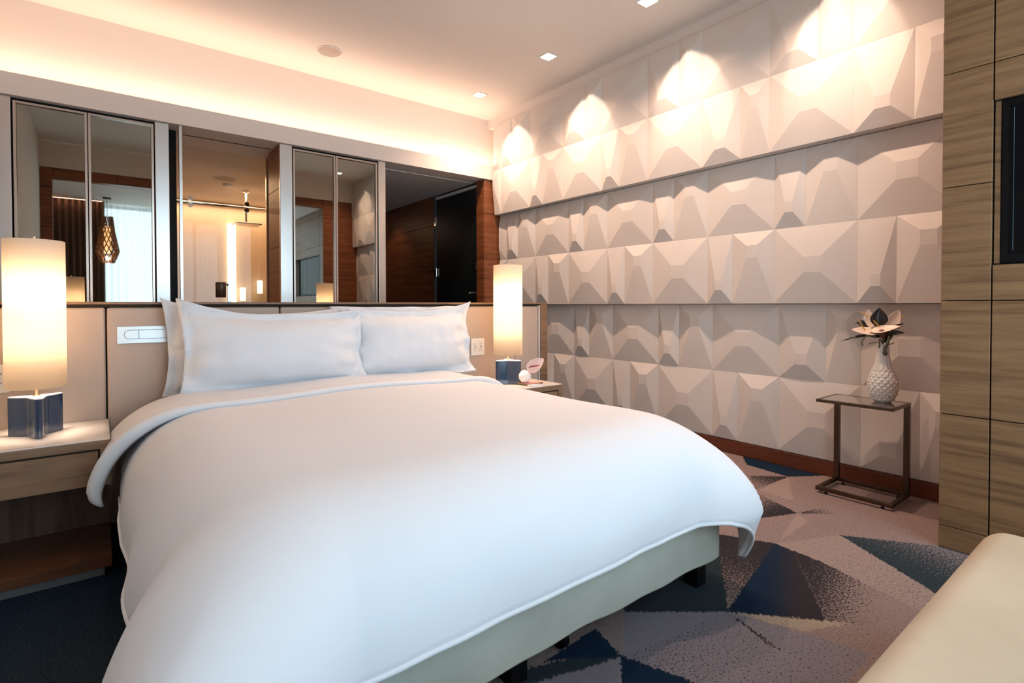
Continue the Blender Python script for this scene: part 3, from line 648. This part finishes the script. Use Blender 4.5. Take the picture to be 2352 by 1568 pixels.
lamp(2.225, 2.90, math.atan2(-2.90, -2.225)+PI+0.06, 'lit table lamp with tall cream cylinder shade on the far nightstand')

# ---- bed
bed = thing('bed', 'large low bed with grey-green leather base on short dark legs', 'bed', (1.0, 2.1, 0)); L_ = Loc(bed)
def skirt():
    bm = bmesh.new(); x0, x1, y0, y1 = 0.15, 1.868, 1.10, 3.17; z0, z1 = 0.112, 0.40
    # subdivided box with a softly sagging lower hem
    def ring(z, f):
        P = []; nx, ny = 40, 40
        for i in range(nx): P.append((x0+(x1-x0)*i/nx, y0))
        for i in range(ny): P.append((x1, y0+(y1-y0)*i/ny))
        for i in range(nx): P.append((x1-(x1-x0)*i/nx, y1))
        for i in range(ny): P.append((x0, y1-(y1-y0)*i/ny))
        out = []
        for x, y in P:
            s = 0.003*math.sin(x*7+y*5)+0.003*math.sin(x*23+1+y*17); nb = 0.004*math.sin(x*11+z*20)+0.003*noise.noise(Vector((x*6, y*6, z*9)))
            ex = 0 if min(abs(x-x0), abs(x-x1)) < 0.01 else 1
            out.append(bm.verts.new(L_.p(x, y+(nb*ex if abs(y-y0) < 1e-6 else 0), z+(s*f if z < 0.2 else 0))))
        return out
    R = [ring(z, f) for z, f in ((z0, 1), (z0+0.008, 1), (0.15, 0.6), (0.2, 0.2), (0.26, 0), (0.33, 0), (z1, 0))]
    for a, b in zip(R[:-1], R[1:]):
        for i in range(len(a)): bm.faces.new((a[i], a[(i+1) % len(a)], b[(i+1) % len(a)], b[i]))
    bm.faces.new(R[-1]); bm.faces.new(R[0][::-1])
    return fin('leather_base', bm, 'skirt', bed, True, bevel=0.006)
skirt()
for x, y in ((1.81, 1.17), (0.93, 1.19), (0.22, 1.17), (1.81, 2.1), (0.22, 2.1), (1.81, 3.05), (0.22, 3.05)):
    L_.B('leg', (x-0.03, x+0.03, y-0.03, y+0.03, 0.001, 0.104), 'black', bevel=0.003)
for x, y in ((1.135, 1.21), (1.02, 1.24)):
    bm = bmesh.new(); cyl(bm, L_.p(x-0.012, y, 0.03), L_.p(x+0.012, y, 0.03), 0.029, n=24); cyl(bm, L_.p(x, y, 0.03), L_.p(x, y, 0.11), 0.009, n=12); fin('caster', bm, 'black', bed)
mt = tag(B('mattress', (0.19, 1.83, 1.16, 3.165, 0.401, 0.560), 'linen', bevel=0.05, segs=5), 'mattress under white cotton sheet, seen at the left below the pillows', 'mattress')

XC = 1.015; HX = 0.60; Y0 = 1.38            # flat half width, foot edge of the flat part
def nz(x, y, z=0, s=1): return noise.noise(Vector((x*s, y*s, z)))
def sm_(a): return math.tanh(a/0.25)
DA = 0.56; RO = 0.345; RZ = 0.345; SN = 2.45
def drape(a, b, off=0.0, hem=0.0, flare=1.0):
    """cloth coords (a across from the centre, b along the bed) -> 3D position over the bed"""
    ex = max(abs(a)-HX, 0); ey = max(Y0-b, 0); d = math.hypot(ex, ey)
    cx = XC+math.copysign(min(abs(a), HX), a); cy = max(b, Y0)
    dome = 0.018*(1-min(abs(a)/HX, 1)**2)**2*min(max((b-Y0)/0.9, 0), 1)
    zt = 0.652+dome+0.007*nz(a*2.1, b*2.1, 3)+off*0.7
    if d < 1e-6: return Vector((cx, cy, zt))
    dx = math.copysign(ex/d, a); dy = -ey/d
    cor = (2*ex*ey/(d*d))**1.5
    da = DA*(1+0.10*cor); t_ = min(d/da, 1)*PI/2
    out = RO*(1+(0.57-0.05*sm_(a))*cor*min(d/da, 1)**1.5)*math.sin(t_)**(2/SN); down = RZ*(1-math.cos(t_)**(2/SN)) if t_ < PI/2 else RZ
    if d > da: down += (d-da)*1.22; out -= (d-da)*0.42
    w = min(d/DA, 1)**3; side = ex > ey
    out += 0.01*min(d/DA, 1)*(1-sm_(a))
    wr = (0.006*math.sin(b*9+3*nz(b*2, 1.0)) if side else 0.0045*math.sin(a*11+3*nz(a*2, 4.0)))*w
    wr += 0.009*w*nz(a*5, b*5, 9)+0.016*cor*w*math.sin(math.atan2(ey, ex)*9)
    out += wr+off
    return Vector((cx+dx*out, cy+dy*out, zt-down+0.003*w*nz(a*9, b*9, 2)))
dv = thing('duvet', 'thick white duvet covering the bed and hanging over its foot', 'duvet', (1.0, 2.0, 0.6)); L_ = Loc(dv)
def cloth(name, a0, a1, b0, b1, na, nb_, fn, parent, material='linen', thick=0.018, dens=1, prof=None):
    bm = bmesh.new(); P = []
    for i in range(na+1):
        u = -1+2*i/na; row = []
        for j in range(nb_+1):
            v = j/nb_; b = b0+(b1-b0)*v; lo, hi = (a0, a1) if not callable(a0) else (a0(b), a1(b))
            a = lo+(hi-lo)*(u+1)/2; p = fn(a, b); row.append((p.x-parent.location.x, p.y-parent.location.y, p.z-parent.location.z))
        P.append(row)
    grid(bm, P); me = bpy.data.meshes.new(name); bm.to_mesh(me); bm.free()
    o = link(name, me, material, parent, True)
    s = o.modifiers.new('thickness', 'SOLIDIFY'); s.thickness = thick; s.offset = -1; s.use_even_offset = False
    return o
HW = HX+DA-0.005; BL = Y0-DA+0.005
def dv_fn(a, b):
    p = drape(a, b)
    # plump stitched edge: the last centimetres pinch to a flange
    return p
cloth('cover', -HW, HW, BL, 2.62, 170, 130, dv_fn, dv, thick=0.022)
# rolled hem piping around the lower edge
def hem_path():
    pts = []; bl = BL
    for i in range(61): pts.append(drape(-HW, 2.6-(2.6-bl)*i/60))
    for i in range(1, 90): pts.append(drape(-HW+2*HW*i/90, bl))
    for i in range(61): pts.append(drape(HW, bl+(2.6-bl)*i/60))
    return [p-dv.location for p in pts]
bm = bmesh.new(); tube(bm, hem_path(), 0.007, 8); fin('hem', bm, 'linen', dv, True)
# turned-down top edge with its rolled fold
def fold_fn(a, b):
    B0, B1 = 2.50, 2.93
    t_ = (b-B0)/(B1-B0); thick = 0.030
    p = drape(a, max(b, B0), off=0.022+0.010*math.sin(a*5+b*4)*nz(a*2, b*3, 7))
    return p
def fold_cloth():
    bm = bmesh.new(); P = []; na = 150
    B0, B1 = 2.50, 2.93
    prof = [(-0.012, -0.034), (-0.030, -0.024), (-0.036, -0.008), (-0.028, 0.006), (-0.010, 0.012), (0.02, 0.008)]
    for i in range(na+1):
        u = -1+2*i/na; row = []
        side = abs(u)
        for dy, dz in prof:
            hw = HX+(0.595 if u < 0 else 0.60)
            a = u*hw; by = B0+0.10*max(side-0.75, 0)*(1 if u < 0 else 0.5)+0.012*math.sin(a*3.1); e_ = 0.052*(max(-a-HX, 0)/0.47)**1.6
            q = drape(a, by+0.02, off=0.022+e_+dz)
            q.y += dy; row.append(tuple(q-dv.location))
        for j in range(1, 25):
            v = j/24; hw = HX+(0.595-0.165*v**0.45 if u < 0 else 0.60)
            a = u*hw; by = B0+0.10*max(side-0.75, 0)*(1 if u < 0 else 0.5)+0.012*math.sin(a*3.1); b = by+0.02+(B1-by-0.02)*v
            e_ = 0.052*(max(-a-HX, 0)/0.47)**1.6*(1-0.25*v)
            p = drape(a, b, off=0.024+e_-0.004*v+0.004*nz(a*3, b*4, 7))
            row.append(tuple(p-dv.location))
        P.append(row)
    grid(bm, P); me = bpy.data.meshes.new('turned_down_edge'); bm.to_mesh(me); bm.free()
    o = link('turned_down_edge', me, 'linen_in', dv, True)
    s = o.modifiers.new('thickness', 'SOLIDIFY'); s.thickness = 0.006; s.offset = -1
    return o
fold_cloth()
# sheet tucked over the mattress head with a loose corner at the left
sheet = thing('bed_sheet', 'white bed sheet loose around the pillows at the head of the bed', 'sheet', (1.0, 3.0, 0.6))
def sheet_fn(a, b):
    p = drape(a, b, off=-0.004); p.z = min(p.z, 0.655)-0.012; return p+Vector((0, 0, 0.010*nz(a*5, b*7, 4)))
cloth('sheet', -HX-0.50, HX+0.45, 2.72, 3.16, 90, 24, sheet_fn, sheet, thick=0.004)

# ---- pillows
def pillow(x, y, z, w, h, T, lean, yaw, roll, label, fl=0.045, seed=0, sag=0.03, cl=0.0, cr=0.0):
    t = thing('pillow', label, 'pillow', (x, y, z), 'pillows leaning on the headboard'); t.rotation_euler = (-lean, roll, yaw)
    # local frame: x across, z up, y depth (front = -y)
    bm = bmesh.new(); nu, nv = 56, 36
    def pos(u, v, sgn):
        # u,v in [-1,1] over cushion + flange
        fu = w/2; fv = h/2; ku = (fu-fl)/fu; kv = (fv-fl)/fv
        iu = min(abs(u)/ku, 1); iv = min(abs(v)/kv, 1)
        th = T/2*(max(1-iu**2.6, 0)**0.62)*(max(1-iv**2.6, 0)**0.62)
        pinch = 0.030*(1-abs(v)**2)*(abs(u)**4); pv = (sag*(1-abs(u)**2.0))*(abs(v)**3)
        X = u*fu-math.copysign(pinch, u); Z = v*fv-(math.copysign(pv, v) if v > 0 else 0)
        yy = sgn*(th+0.0016)
        wv = 0.010*nz(u*4+seed, v*3, seed)*(1 if iu >= 1 or iv >= 1 else 0.4)
        wr = 0.022*max(0, (abs(u)-0.50))*math.sin(v*13+2.5*nz(u*3, v*2, seed)+seed)*(1 if iu < 1 else 0.7)+0.010*sgn*nz(u*2.3, v*2.0, seed+9)+0.005*nz(u*9, v*5, seed+1)*(1-abs(nz(u*2, v*2, seed)))
        cd_ = math.hypot(1-abs(u), 1-abs(v)); wr += 0.010*math.exp(-(cd_/0.35)**2)*math.sin(math.atan2(1-abs(v), 1-abs(u)+1e-6)*11+seed)
        if iu >= 1: yy += 0.018*math.sin(v*5.5+seed)*(abs(u)-ku)/(1-ku)
        Z += (cl*max(0, -u)**2.2+cr*max(0, u)**2.2)*max(0, v)**2
        return Vector((X, yy+wv+wr, Z+h/2+0.006*nz(u*3, v*3, seed+3)))
    F = [[bm.verts.new(pos(-1+2*i/nu, -1+2*j/nv, -1)) for j in range(nv+1)] for i in range(nu+1)]
    Bk = [[bm.verts.new(pos(-1+2*i/nu, -1+2*j/nv, 1)) for j in range(nv+1)] for i in range(nu+1)]
    for V in (F, Bk):
        for i in range(nu):
            for j in range(nv): bm.faces.new((V[i][j], V[i+1][j], V[i+1][j+1], V[i][j+1]))
    for i in range(nu):
        bm.faces.new((F[i][0], F[i+1][0], Bk[i+1][0], Bk[i][0])); bm.faces.new((F[i][nv], F[i+1][nv], Bk[i+1][nv], Bk[i][nv]))
    for j in range(nv):
        bm.faces.new((F[0][j], F[0][j+1], Bk[0][j+1], Bk[0][j])); bm.faces.new((F[nu][j], F[nu][j+1], Bk[nu][j+1], Bk[nu][j]))
    fin('pillowcase', bm, 'linen', t, True)
    # stitched seam where the flange meets the cushion
    bm = bmesh.new(); pts = []; ku = (w/2-fl)/(w/2); kv = (h/2-fl)/(h/2)
    for i in range(41): pts.append(pos(-ku+2*ku*i/40, kv, -1)+Vector((0, -0.0005, 0)))
    for i in range(1, 31): pts.append(pos(ku, kv-2*kv*i/30, -1)+Vector((0, -0.0005, 0)))
    for i in range(1, 41): pts.append(pos(ku-2*ku*i/40, -kv, -1)+Vector((0, -0.0005, 0)))
    for i in range(1, 31): pts.append(pos(-ku, -kv+2*kv*i/30, -1)+Vector((0, -0.0005, 0)))
    tube(bm, pts, 0.0012, 5); fin('seam', bm, 'linen', t, True)
    return t
pillow(0.675, 3.085, 0.632, 0.88, 0.43, 0.15, 0.10, 0.0, 0.0, 'white pillow at the back left, mostly hidden by the one in front', seed=1, cl=0.06)
pillow(1.52, 3.085, 0.632, 0.88, 0.445, 0.15, 0.10, 0.0, 0.0, 'white pillow at the back right, only its edge showing', seed=2, sag=0.01)
pillow(0.745, 2.905, 0.640, 0.92, 0.415, 0.20, 0.16, -0.03, 0.0, 'large white pillow in front on the left, one upper corner raised', seed=3, sag=0.02, cl=0.068)
pillow(1.545, 2.935, 0.640, 0.86, 0.425, 0.20, 0.16, 0.02, 0.0, 'large white pillow in front on the right, overlapping its neighbour', seed=5, sag=0.02, cr=0.04)

# ---- C-shaped side table
ct = thing('side_table', 'C-shaped bronze side table with dark glossy top against the faceted wall', 'side table', (3.38, 1.12, 0)); L_ = Loc(ct)
x0, x1, y0, y1 = 3.238, 3.520, 0.938, 1.315; s = 0.021; zt = 0.538
bm = bmesh.new(); o = ct.location
for d in ((x0, x0+s, y0, y1, 0.016, 0.016+s), (x1-s, x1, y0, y1, 0.016, 0.016+s), (x0+s, x1-s, y0, y0+s, 0.016, 0.016+s), (x0+s, x1-s, y1-s, y1, 0.016, 0.016+s)):
    box(bm, d[0]-o.x, d[1]-o.x, d[2]-o.y, d[3]-o.y, d[4], d[5])
fin('base_frame', bm, 'bronze', ct, bevel=0.0015)
for y in (y0, y1-s-0.006): L_.B('upright', (x1-s-0.008, x1, y, y+s+0.006, 0.0375, zt-0.017), 'bronze', bevel=0.0015)
bm = bmesh.new()
for d in ((x0, x0+0.012, y0, y1), (x1-0.012, x1, y0, y1), (x0+0.012, x1-0.012, y0, y0+0.012), (x0+0.012, x1-0.012, y1-0.012, y1)):
    box(bm, d[0]-o.x, d[1]-o.x, d[2]-o.y, d[3]-o.y, zt-0.016, zt)
fin('top_frame', bm, 'bronze', ct, bevel=0.001)
L_.B('table_top', (x0+0.0125, x1-0.0125, y0+0.0125, y1-0.0125, zt-0.014, zt-0.001), 'smoked')
for x, y in ((x0+0.02, y0+0.05), (x0+0.02, y1-0.05), (x1-0.02, y0+0.05), (x1-0.02, y1-0.05)):
    bm = bmesh.new(); lathe(bm, [(0, 0.001), (0.009, 0.001), (0.009, 0.006), (0.004, 0.007), (0.004, 0.0159), (0, 0.0159)], L_.p(x, y, 0), 16); fin('foot', bm, 'black', ct)

# ---- vase and flowers on the side table
VX, VY = 3.43, 1.045
vs = thing('vase', 'white porcelain vase with diamond relief and fluted neck on the side table', 'vase', (VX, VY, zt))
prof = []; H_ = 0.318; nzp = 84; nth = 112
def vr(f):
    pts = [(0, 0.038), (0.05, 0.050), (0.15, 0.064), (0.26, 0.070), (0.36, 0.069), (0.46, 0.061), (0.56, 0.048), (0.68, 0.036), (0.82, 0.029), (1.0, 0.0275)]
    for (a, ra), (b, rb) in zip(pts[:-1], pts[1:]):
        if f <= b:
            q = (f-a)/(b-a); q = q*q*(3-2*q)*0.4+q*0.6; return ra+(rb-ra)*q
    return pts[-1][1]
for k in range(nzp+1): prof.append((vr(k/nzp), 0.0008+H_*k/nzp))
def relief(k, i):
    f = k/nzp; th = i/nth
    if k > nzp: return 0
    if f < 0.56:
        u = (th*14) % 1; v = (f*16*0.62+0.0) % 1; p = (th*14+f*16*0.62) % 1; q = (th*14-f*16*0.62) % 1
        hgt = min(1-abs(2*p-1), 1-abs(2*q-1)); return 0.0062*hgt*min(f/0.04, 1)
    return 0.0022*abs(math.sin(PI*th*14))*(1 if f < 0.97 else 0)
bm = bmesh.new(); lathe(bm, [(0, 0.0008)]+prof+[(0.024, H_), (0.022, H_-0.05), (0, H_-0.05)], n=nth, rf=lambda k, i: relief(k-1, i) if 1 <= k <= nzp+1 else 0)
o = fin('body', bm, 'porcelain', vs)
bm = bmesh.new(); lathe(bm, [(0.0245, H_-0.001), (0.0285, H_-0.001), (0.0295, H_+0.0015), (0.0275, H_+0.003), (0.0245, H_+0.002), (0.0245, H_-0.001)], n=40); fin('rim', bm, 'porcelain', vs, True)

fl = thing('flower_bouquet', 'bouquet of pale anthuriums and dark leaves standing in the white vase', 'flowers', (VX, VY, zt+H_))
RX = Vector((math.cos(0.66), -math.sin(0.66), 0)); TO = Vector((-VX, -VY, 0)).normalized()     # across the room view, and towards the room
RX = Vector((-TO.y, TO.x, 0)); 
if RX.dot(Vector((0.79, -0.61, 0))) < 0: RX = -RX
K = 0.0023
def F(px, py, dep=0.0): return RX*(px*K)+Vector((0, 0, 1))*(-py*K)+TO*dep
def leaf(name, base, tip, width, normal, material, cup=0.25, bend=0.15, heart=False, parent=None, label=None):
    base = Vector(base); tip = Vector(tip); ax = tip-base; ln = ax.length; ax.normalize(); nrm = Vector(normal); nrm = (nrm-ax*nrm.dot(ax)).normalized(); sd_ = ax.cross(nrm)
    bm = bmesh.new(); P = []; n1, n2 = 14, 8
    for i in range(n1+1):
        t_ = i/n1
        wv = (math.sin(PI*t_**0.62)**0.75 if heart else math.sin(PI*t_**0.8)) if 0 < t_ < 1 else 0.0
        row = []
        for j in range(n2+1):
            s_ = -1+2*j/n2
            back = 0.14*ln*(abs(s_)**1.5)*(1-t_)**3 if heart else 0
            p = base+ax*(ln*t_-back)+sd_*(s_*wv*width/2)+nrm*(cup*width*0.5*(s_*s_)*wv+bend*ln*math.sin(PI*t_)-0.0015*(1-abs(s_)))
            row.append(p)
        P.append(row)
    grid(bm, P); me = bpy.data.meshes.new(name); bmesh.ops.remove_doubles(bm, verts=bm.verts[:], dist=1e-5); bm.to_mesh(me); bm.free()
    o = link(name, me, material, parent, True); s_ = o.modifiers.new('t', 'SOLIDIFY'); s_.thickness = 0.0012
    if label: o['label'] = label
    return o
def spadix(a, b, parent, material='yellow', r=0.0035):
    a = Vector(a); b = Vector(b); bm = bmesh.new(); tube(bm, [a+(b-a)*t_ for t_ in (0, .2, .4, .6, .8, .95, 1)], lambda t_: r*(1-0.45*t_) if t_ < 0.97 else r*0.2, 10); return fin('spadix', bm, material, parent, True)
UP = Vector((0, 0, 1))
spi = [('left', F(-16, -30, 0.02), F(-64, -36, 0.075), 0.072, UP+TO*0.75, 0.2), ('right', F(-18, -34, 0.03), F(32, -46, 0.055), 0.066, UP+TO*0.7, 0.2),
       ('back', F(-27, -44, 0.0), F(-31, -86, 0.0), 0.060, TO+RX*-0.5, 0.25), ('upright', F(13, -42, 0.0), F(31, -84, 0.0), 0.068, TO+UP*0.2, 0.25)]
for nm, b_, t_, w_, n_, c_ in spi:
    leaf('spathe', b_, t_, w_, n_, 'spathe', c_, -0.04, True, fl)
spadix(F(-29, -67, -0.01), F(-50, -80, 0.01), fl); spadix(F(-36, -34, 0.045), F(-51, -62, 0.06), fl); spadix(F(-8, -44, 0.035), F(-20, -59, 0.05), fl); spadix(F(30, -61, -0.01), F(41, -70, 0.0), fl)
leaf('leaf', F(-10, -42, 0.01), F(-8, -90, 0.015), 0.082, TO+RX*0.1, 'darkleaf', 0.15, 0.02, False, fl)
leaf('leaf', F(-22, -44, -0.02), F(-56, -52, 0.0), 0.06, TO+UP*0.6, 'darkleaf', 0.2, 0.1, False, fl)
leaf('leaf', F(-10, -22, 0.02), F(-86, -6, 0.06), 0.026, UP+TO*0.6, 'darkleaf', 0.5, 0.05, False, fl)
leaf('leaf', F(6, -30, 0.01), F(40, -52, 0.0), 0.028, TO+UP*0.3, 'darkleaf', 0.3, 0.1, False, fl)
leaf('leaf', F(4, -26, 0.02), F(42, -30, 0.02), 0.030, TO+UP*0.5, 'darkleaf', 0.3, 0.1, False, fl)
leaf('leaf', F(-2, -22, 0.02), F(-38, -24, 0.04), 0.032, TO+UP*0.2, 'darkleaf', 0.3, 0.1, False, fl)
leaf('leaf', F(2, -4, 0.0), F(22, -40, 0.0), 0.030, TO, 'darkleaf', 0.2, 0.1, False, fl)
bm = bmesh.new(); bmesh.ops.create_uvsphere(bm, u_segments=20, v_segments=14, radius=0.021, matrix=Matrix.Translation(F(-2, -27, 0.035)) @ Matrix.Diagonal((1, 1, 1.15, 1)))
for v in bm.verts: v.co += (v.co-F(-2, -27, 0.035)).normalized()*0.0022*nz(v.co.x*160, v.co.y*160, v.co.z*160)
fin('bud', bm, 'bud', fl, True)
def curve(pts, r, nm, m_):
    bm = bmesh.new(); P = []; n = 22; pts = [Vector(p) for p in pts]
    for i in range(n+1):
        t_ = i/n*(len(pts)-1); k = min(int(t_), len(pts)-2); f = t_-k
        p0 = pts[max(k-1, 0)]; p1 = pts[k]; p2 = pts[k+1]; p3 = pts[min(k+2, len(pts)-1)]
        P.append(0.5*((2*p1)+(p2-p0)*f+(2*p0-5*p1+4*p2-p3)*f*f+(3*p1-p0-3*p2+p3)*f**3))
    tube(bm, P, lambda t_: r*(0.75+0.25*math.sin(PI*t_))*(1 if t_ < 0.97 else 0.4), 10); return fin(nm, bm, m_, fl, True)
curve([F(-14, -20, 0.04), F(-32, -22, 0.055), F(-42, -8, 0.06), F(-41, 4, 0.055)], 0.0042, 'catkin', 'catkin')
curve([F(12, -22, 0.035), F(8, -4, 0.04), F(3, 10, 0.042), F(7, 24, 0.035)], 0.0085, 'catkin', 'catkin')
curve([F(3, 10, 0.042), F(0, 18, 0.04), F(3, 25, 0.036)], 0.004, 'tendril', 'catkin')
curve([F(-10, -6, 0.02), F(-20, -5, 0.035), F(-29, -1, 0.04)], 0.0025, 'tendril', 'catkin'); curve([F(8, -2, 0.02), F(15, -3, 0.03), F(22, -7, 0.03)], 0.0025, 'tendril', 'catkin')
curve([F(-8, -14, 0.03), F(-7, 0, 0.035), F(-9, 8, 0.035)], 0.004, 'tendril', 'catkin')
bm = bmesh.new()
for q in ((-8, -20), (-2, -24), (5, -22), (1, -30)): tube(bm, [(0.004*q[0]/8, 0, -0.045), (0.004*q[0]/8, 0.002, 0.0), tuple(F(q[0], q[1], 0.01))], 0.003, 8)
fin('stems', bm, 'catkin', fl, True)

# ---- sphere vase, coaster and card on the far nightstand
bk = thing('notebook', 'small pink-red covered wooden block on the far nightstand under the round vase', 'book', (2.325, 2.785, 0.535))
bm = bmesh.new(); box(bm, -0.075, 0.075, -0.055, 0.055, 0.0003, 0.012); fin('block', bm, 'cap', bk, bevel=0.001)
bm = bmesh.new(); box(bm, -0.075, 0.075, -0.055, 0.055, 0.0122, 0.014); fin('cover', bm, 'redmat', bk, bevel=0.0005)
bk.rotation_euler = (0, 0, 0.12)
rv = thing('bud_vase', 'small white spherical bud vase beside the far lamp', 'vase', (2.282, 2.785, 0.5492))
bm = bmesh.new(); pr = [(0, 0.0)]+[(0.043*math.sin(a), 0.0425-0.043*math.cos(a)) for a in [0.30+(PI-0.30-0.28)*i/24 for i in range(25)]]+[(0.010, 0.079), (0, 0.079)]
lathe(bm, pr, n=48); fin('body', bm, 'white_matt', rv, True)
bm = bmesh.new(); lathe(bm, [(0.010, 0.0815), (0.0125, 0.0842), (0.0125, 0.085), (0.0100, 0.0848), (0.0095, 0.0815)], n=30); fin('rim', bm, 'white_matt', rv, True)
an = thing('anthurium', 'single pale pink anthurium with crimson spadix in the round white vase', 'flower', (2.282, 2.785, 0.63))
T2 = Vector((-2.275, -2.80, 0)).normalized(); R2 = Vector((-T2.y, T2.x, 0)); R2 = R2 if R2.x > 0 else -R2
def G(px, py, dep=0): return R2*(px*0.00297)+Vector((0, 0, 1))*(-py*0.00297)+T2*dep
bm = bmesh.new(); tube(bm, [G(0, 8), G(3, 0, 0.0), G(8, -6, 0.01), G(12, -10, 0.012)], 0.0028, 8); fin('stem', bm, 'redspad', an, True)
leaf('spathe', G(10, -4, 0.012), G(44, -28, 0.0), 0.088, T2+UP*0.15, 'pink', 0.25, 0.03, True, an)
spadix(G(12, -10, 0.018), G(33, -14, 0.032), an, 'redspad', 0.0045)
cdn = thing('card', 'small white card with a black dot on the far nightstand', 'card', (2.29, 2.69, 0.535))
bm = bmesh.new(); box(bm, -0.05, 0.05, -0.018, 0.018, 0.0004, 0.012); fin('card_body', bm, 'white_gloss', cdn, bevel=0.001)
bm = bmesh.new(); cyl(bm, (0.03, 0, 0.012), (0.03, 0, 0.0126), 0.006, n=16); fin('dot', bm, 'black', cdn)

# ---- bench near the camera
bn = thing('bench', 'cream leather bench with rounded edges in the lower right corner', 'bench', (1.4, -0.1, 0)); L_ = Loc(bn)
def bench():
    bm = bmesh.new(); box(bm, *[q for q in (0.55-1.4, 2.10-1.4, -0.65+0.1, 0.375+0.1, 0.10, 0.425)])
    o_ = fin('seat', bm, 'cream_leather', bn, True, bevel=0.07, segs=8); return o_
bench()
bm = bmesh.new(); tube(bm, [(0.62-1.4+1.40*i/20, 0.17+0.1, 0.4238) for i in range(21)], 0.0018, 6); fin('seam', bm, 'cream_leather', bn, True)
L_.B('plinth', (0.60, 2.05, -0.6, 0.29, 0.001, 0.0999), 'joint')

# ---- slatted pendant lamp behind the camera, reflected in the mirror
pd = thing('pendant_lamp', 'slatted wooden pendant lamp reflected in the second mirror from the left', 'pendant lamp', (0.10, -0.48, 1.72))
bm = bmesh.new(); cyl(bm, (0, 0, 0.70), (0, 0, 0.972), 0.003, n=8); fin('cord', bm, 'black', pd)
bm = bmesh.new(); cyl(bm, (0, 0, 0.955), (0, 0, 0.979), 0.05, n=24); fin('canopy', bm, 'darkbronze', pd)
def prf(f):
    pts = [(0, 0.085), (0.10, 0.115), (0.25, 0.150), (0.45, 0.125), (0.7, 0.095), (1.0, 0.072)]
    for (a, ra), (b, rb) in zip(pts[:-1], pts[1:]):
        if f <= b: return ra+(rb-ra)*(f-a)/(b-a)
bm = bmesh.new(); ns = 28
for k in range(ns):
    for sgn in (1,):
        pts = []
        for i in range(41):
            f = i/40; zig = (abs(((f*10) % 2)-1)-0.5)*(2*PI/ns)*0.98*(1 if k % 2 else -1); th = 2*PI*k/ns+zig; r = prf(f)
            pts.append((th, r, f*0.70))
        A = []
        for th, r, z in pts:
            A.append([bm.verts.new((rr*math.cos(th+dt), rr*math.sin(th+dt), z)) for rr, dt in ((r, -0.05), (r, 0.05), (r-0.02, 0.05), (r-0.02, -0.05))])
        for p, q in zip(A[:-1], A[1:]):
            for j in range(4): bm.faces.new((p[j], p[(j+1) % 4], q[(j+1) % 4], q[j]))
        bm.faces.new(A[0][::-1]); bm.faces.new(A[-1])
fin('slatted_shade', bm, 'slat', pd)
bm = bmesh.new(); lathe(bm, [(0, 0.15), (0.045, 0.15), (0.045, 0.55), (0, 0.55)], n=20); fin('inner_tube', bm, 'lit_pendant', pd, True)
point('pendant_glow', (0.10, -0.48, 1.79), 2.5, WARM, 0.03)
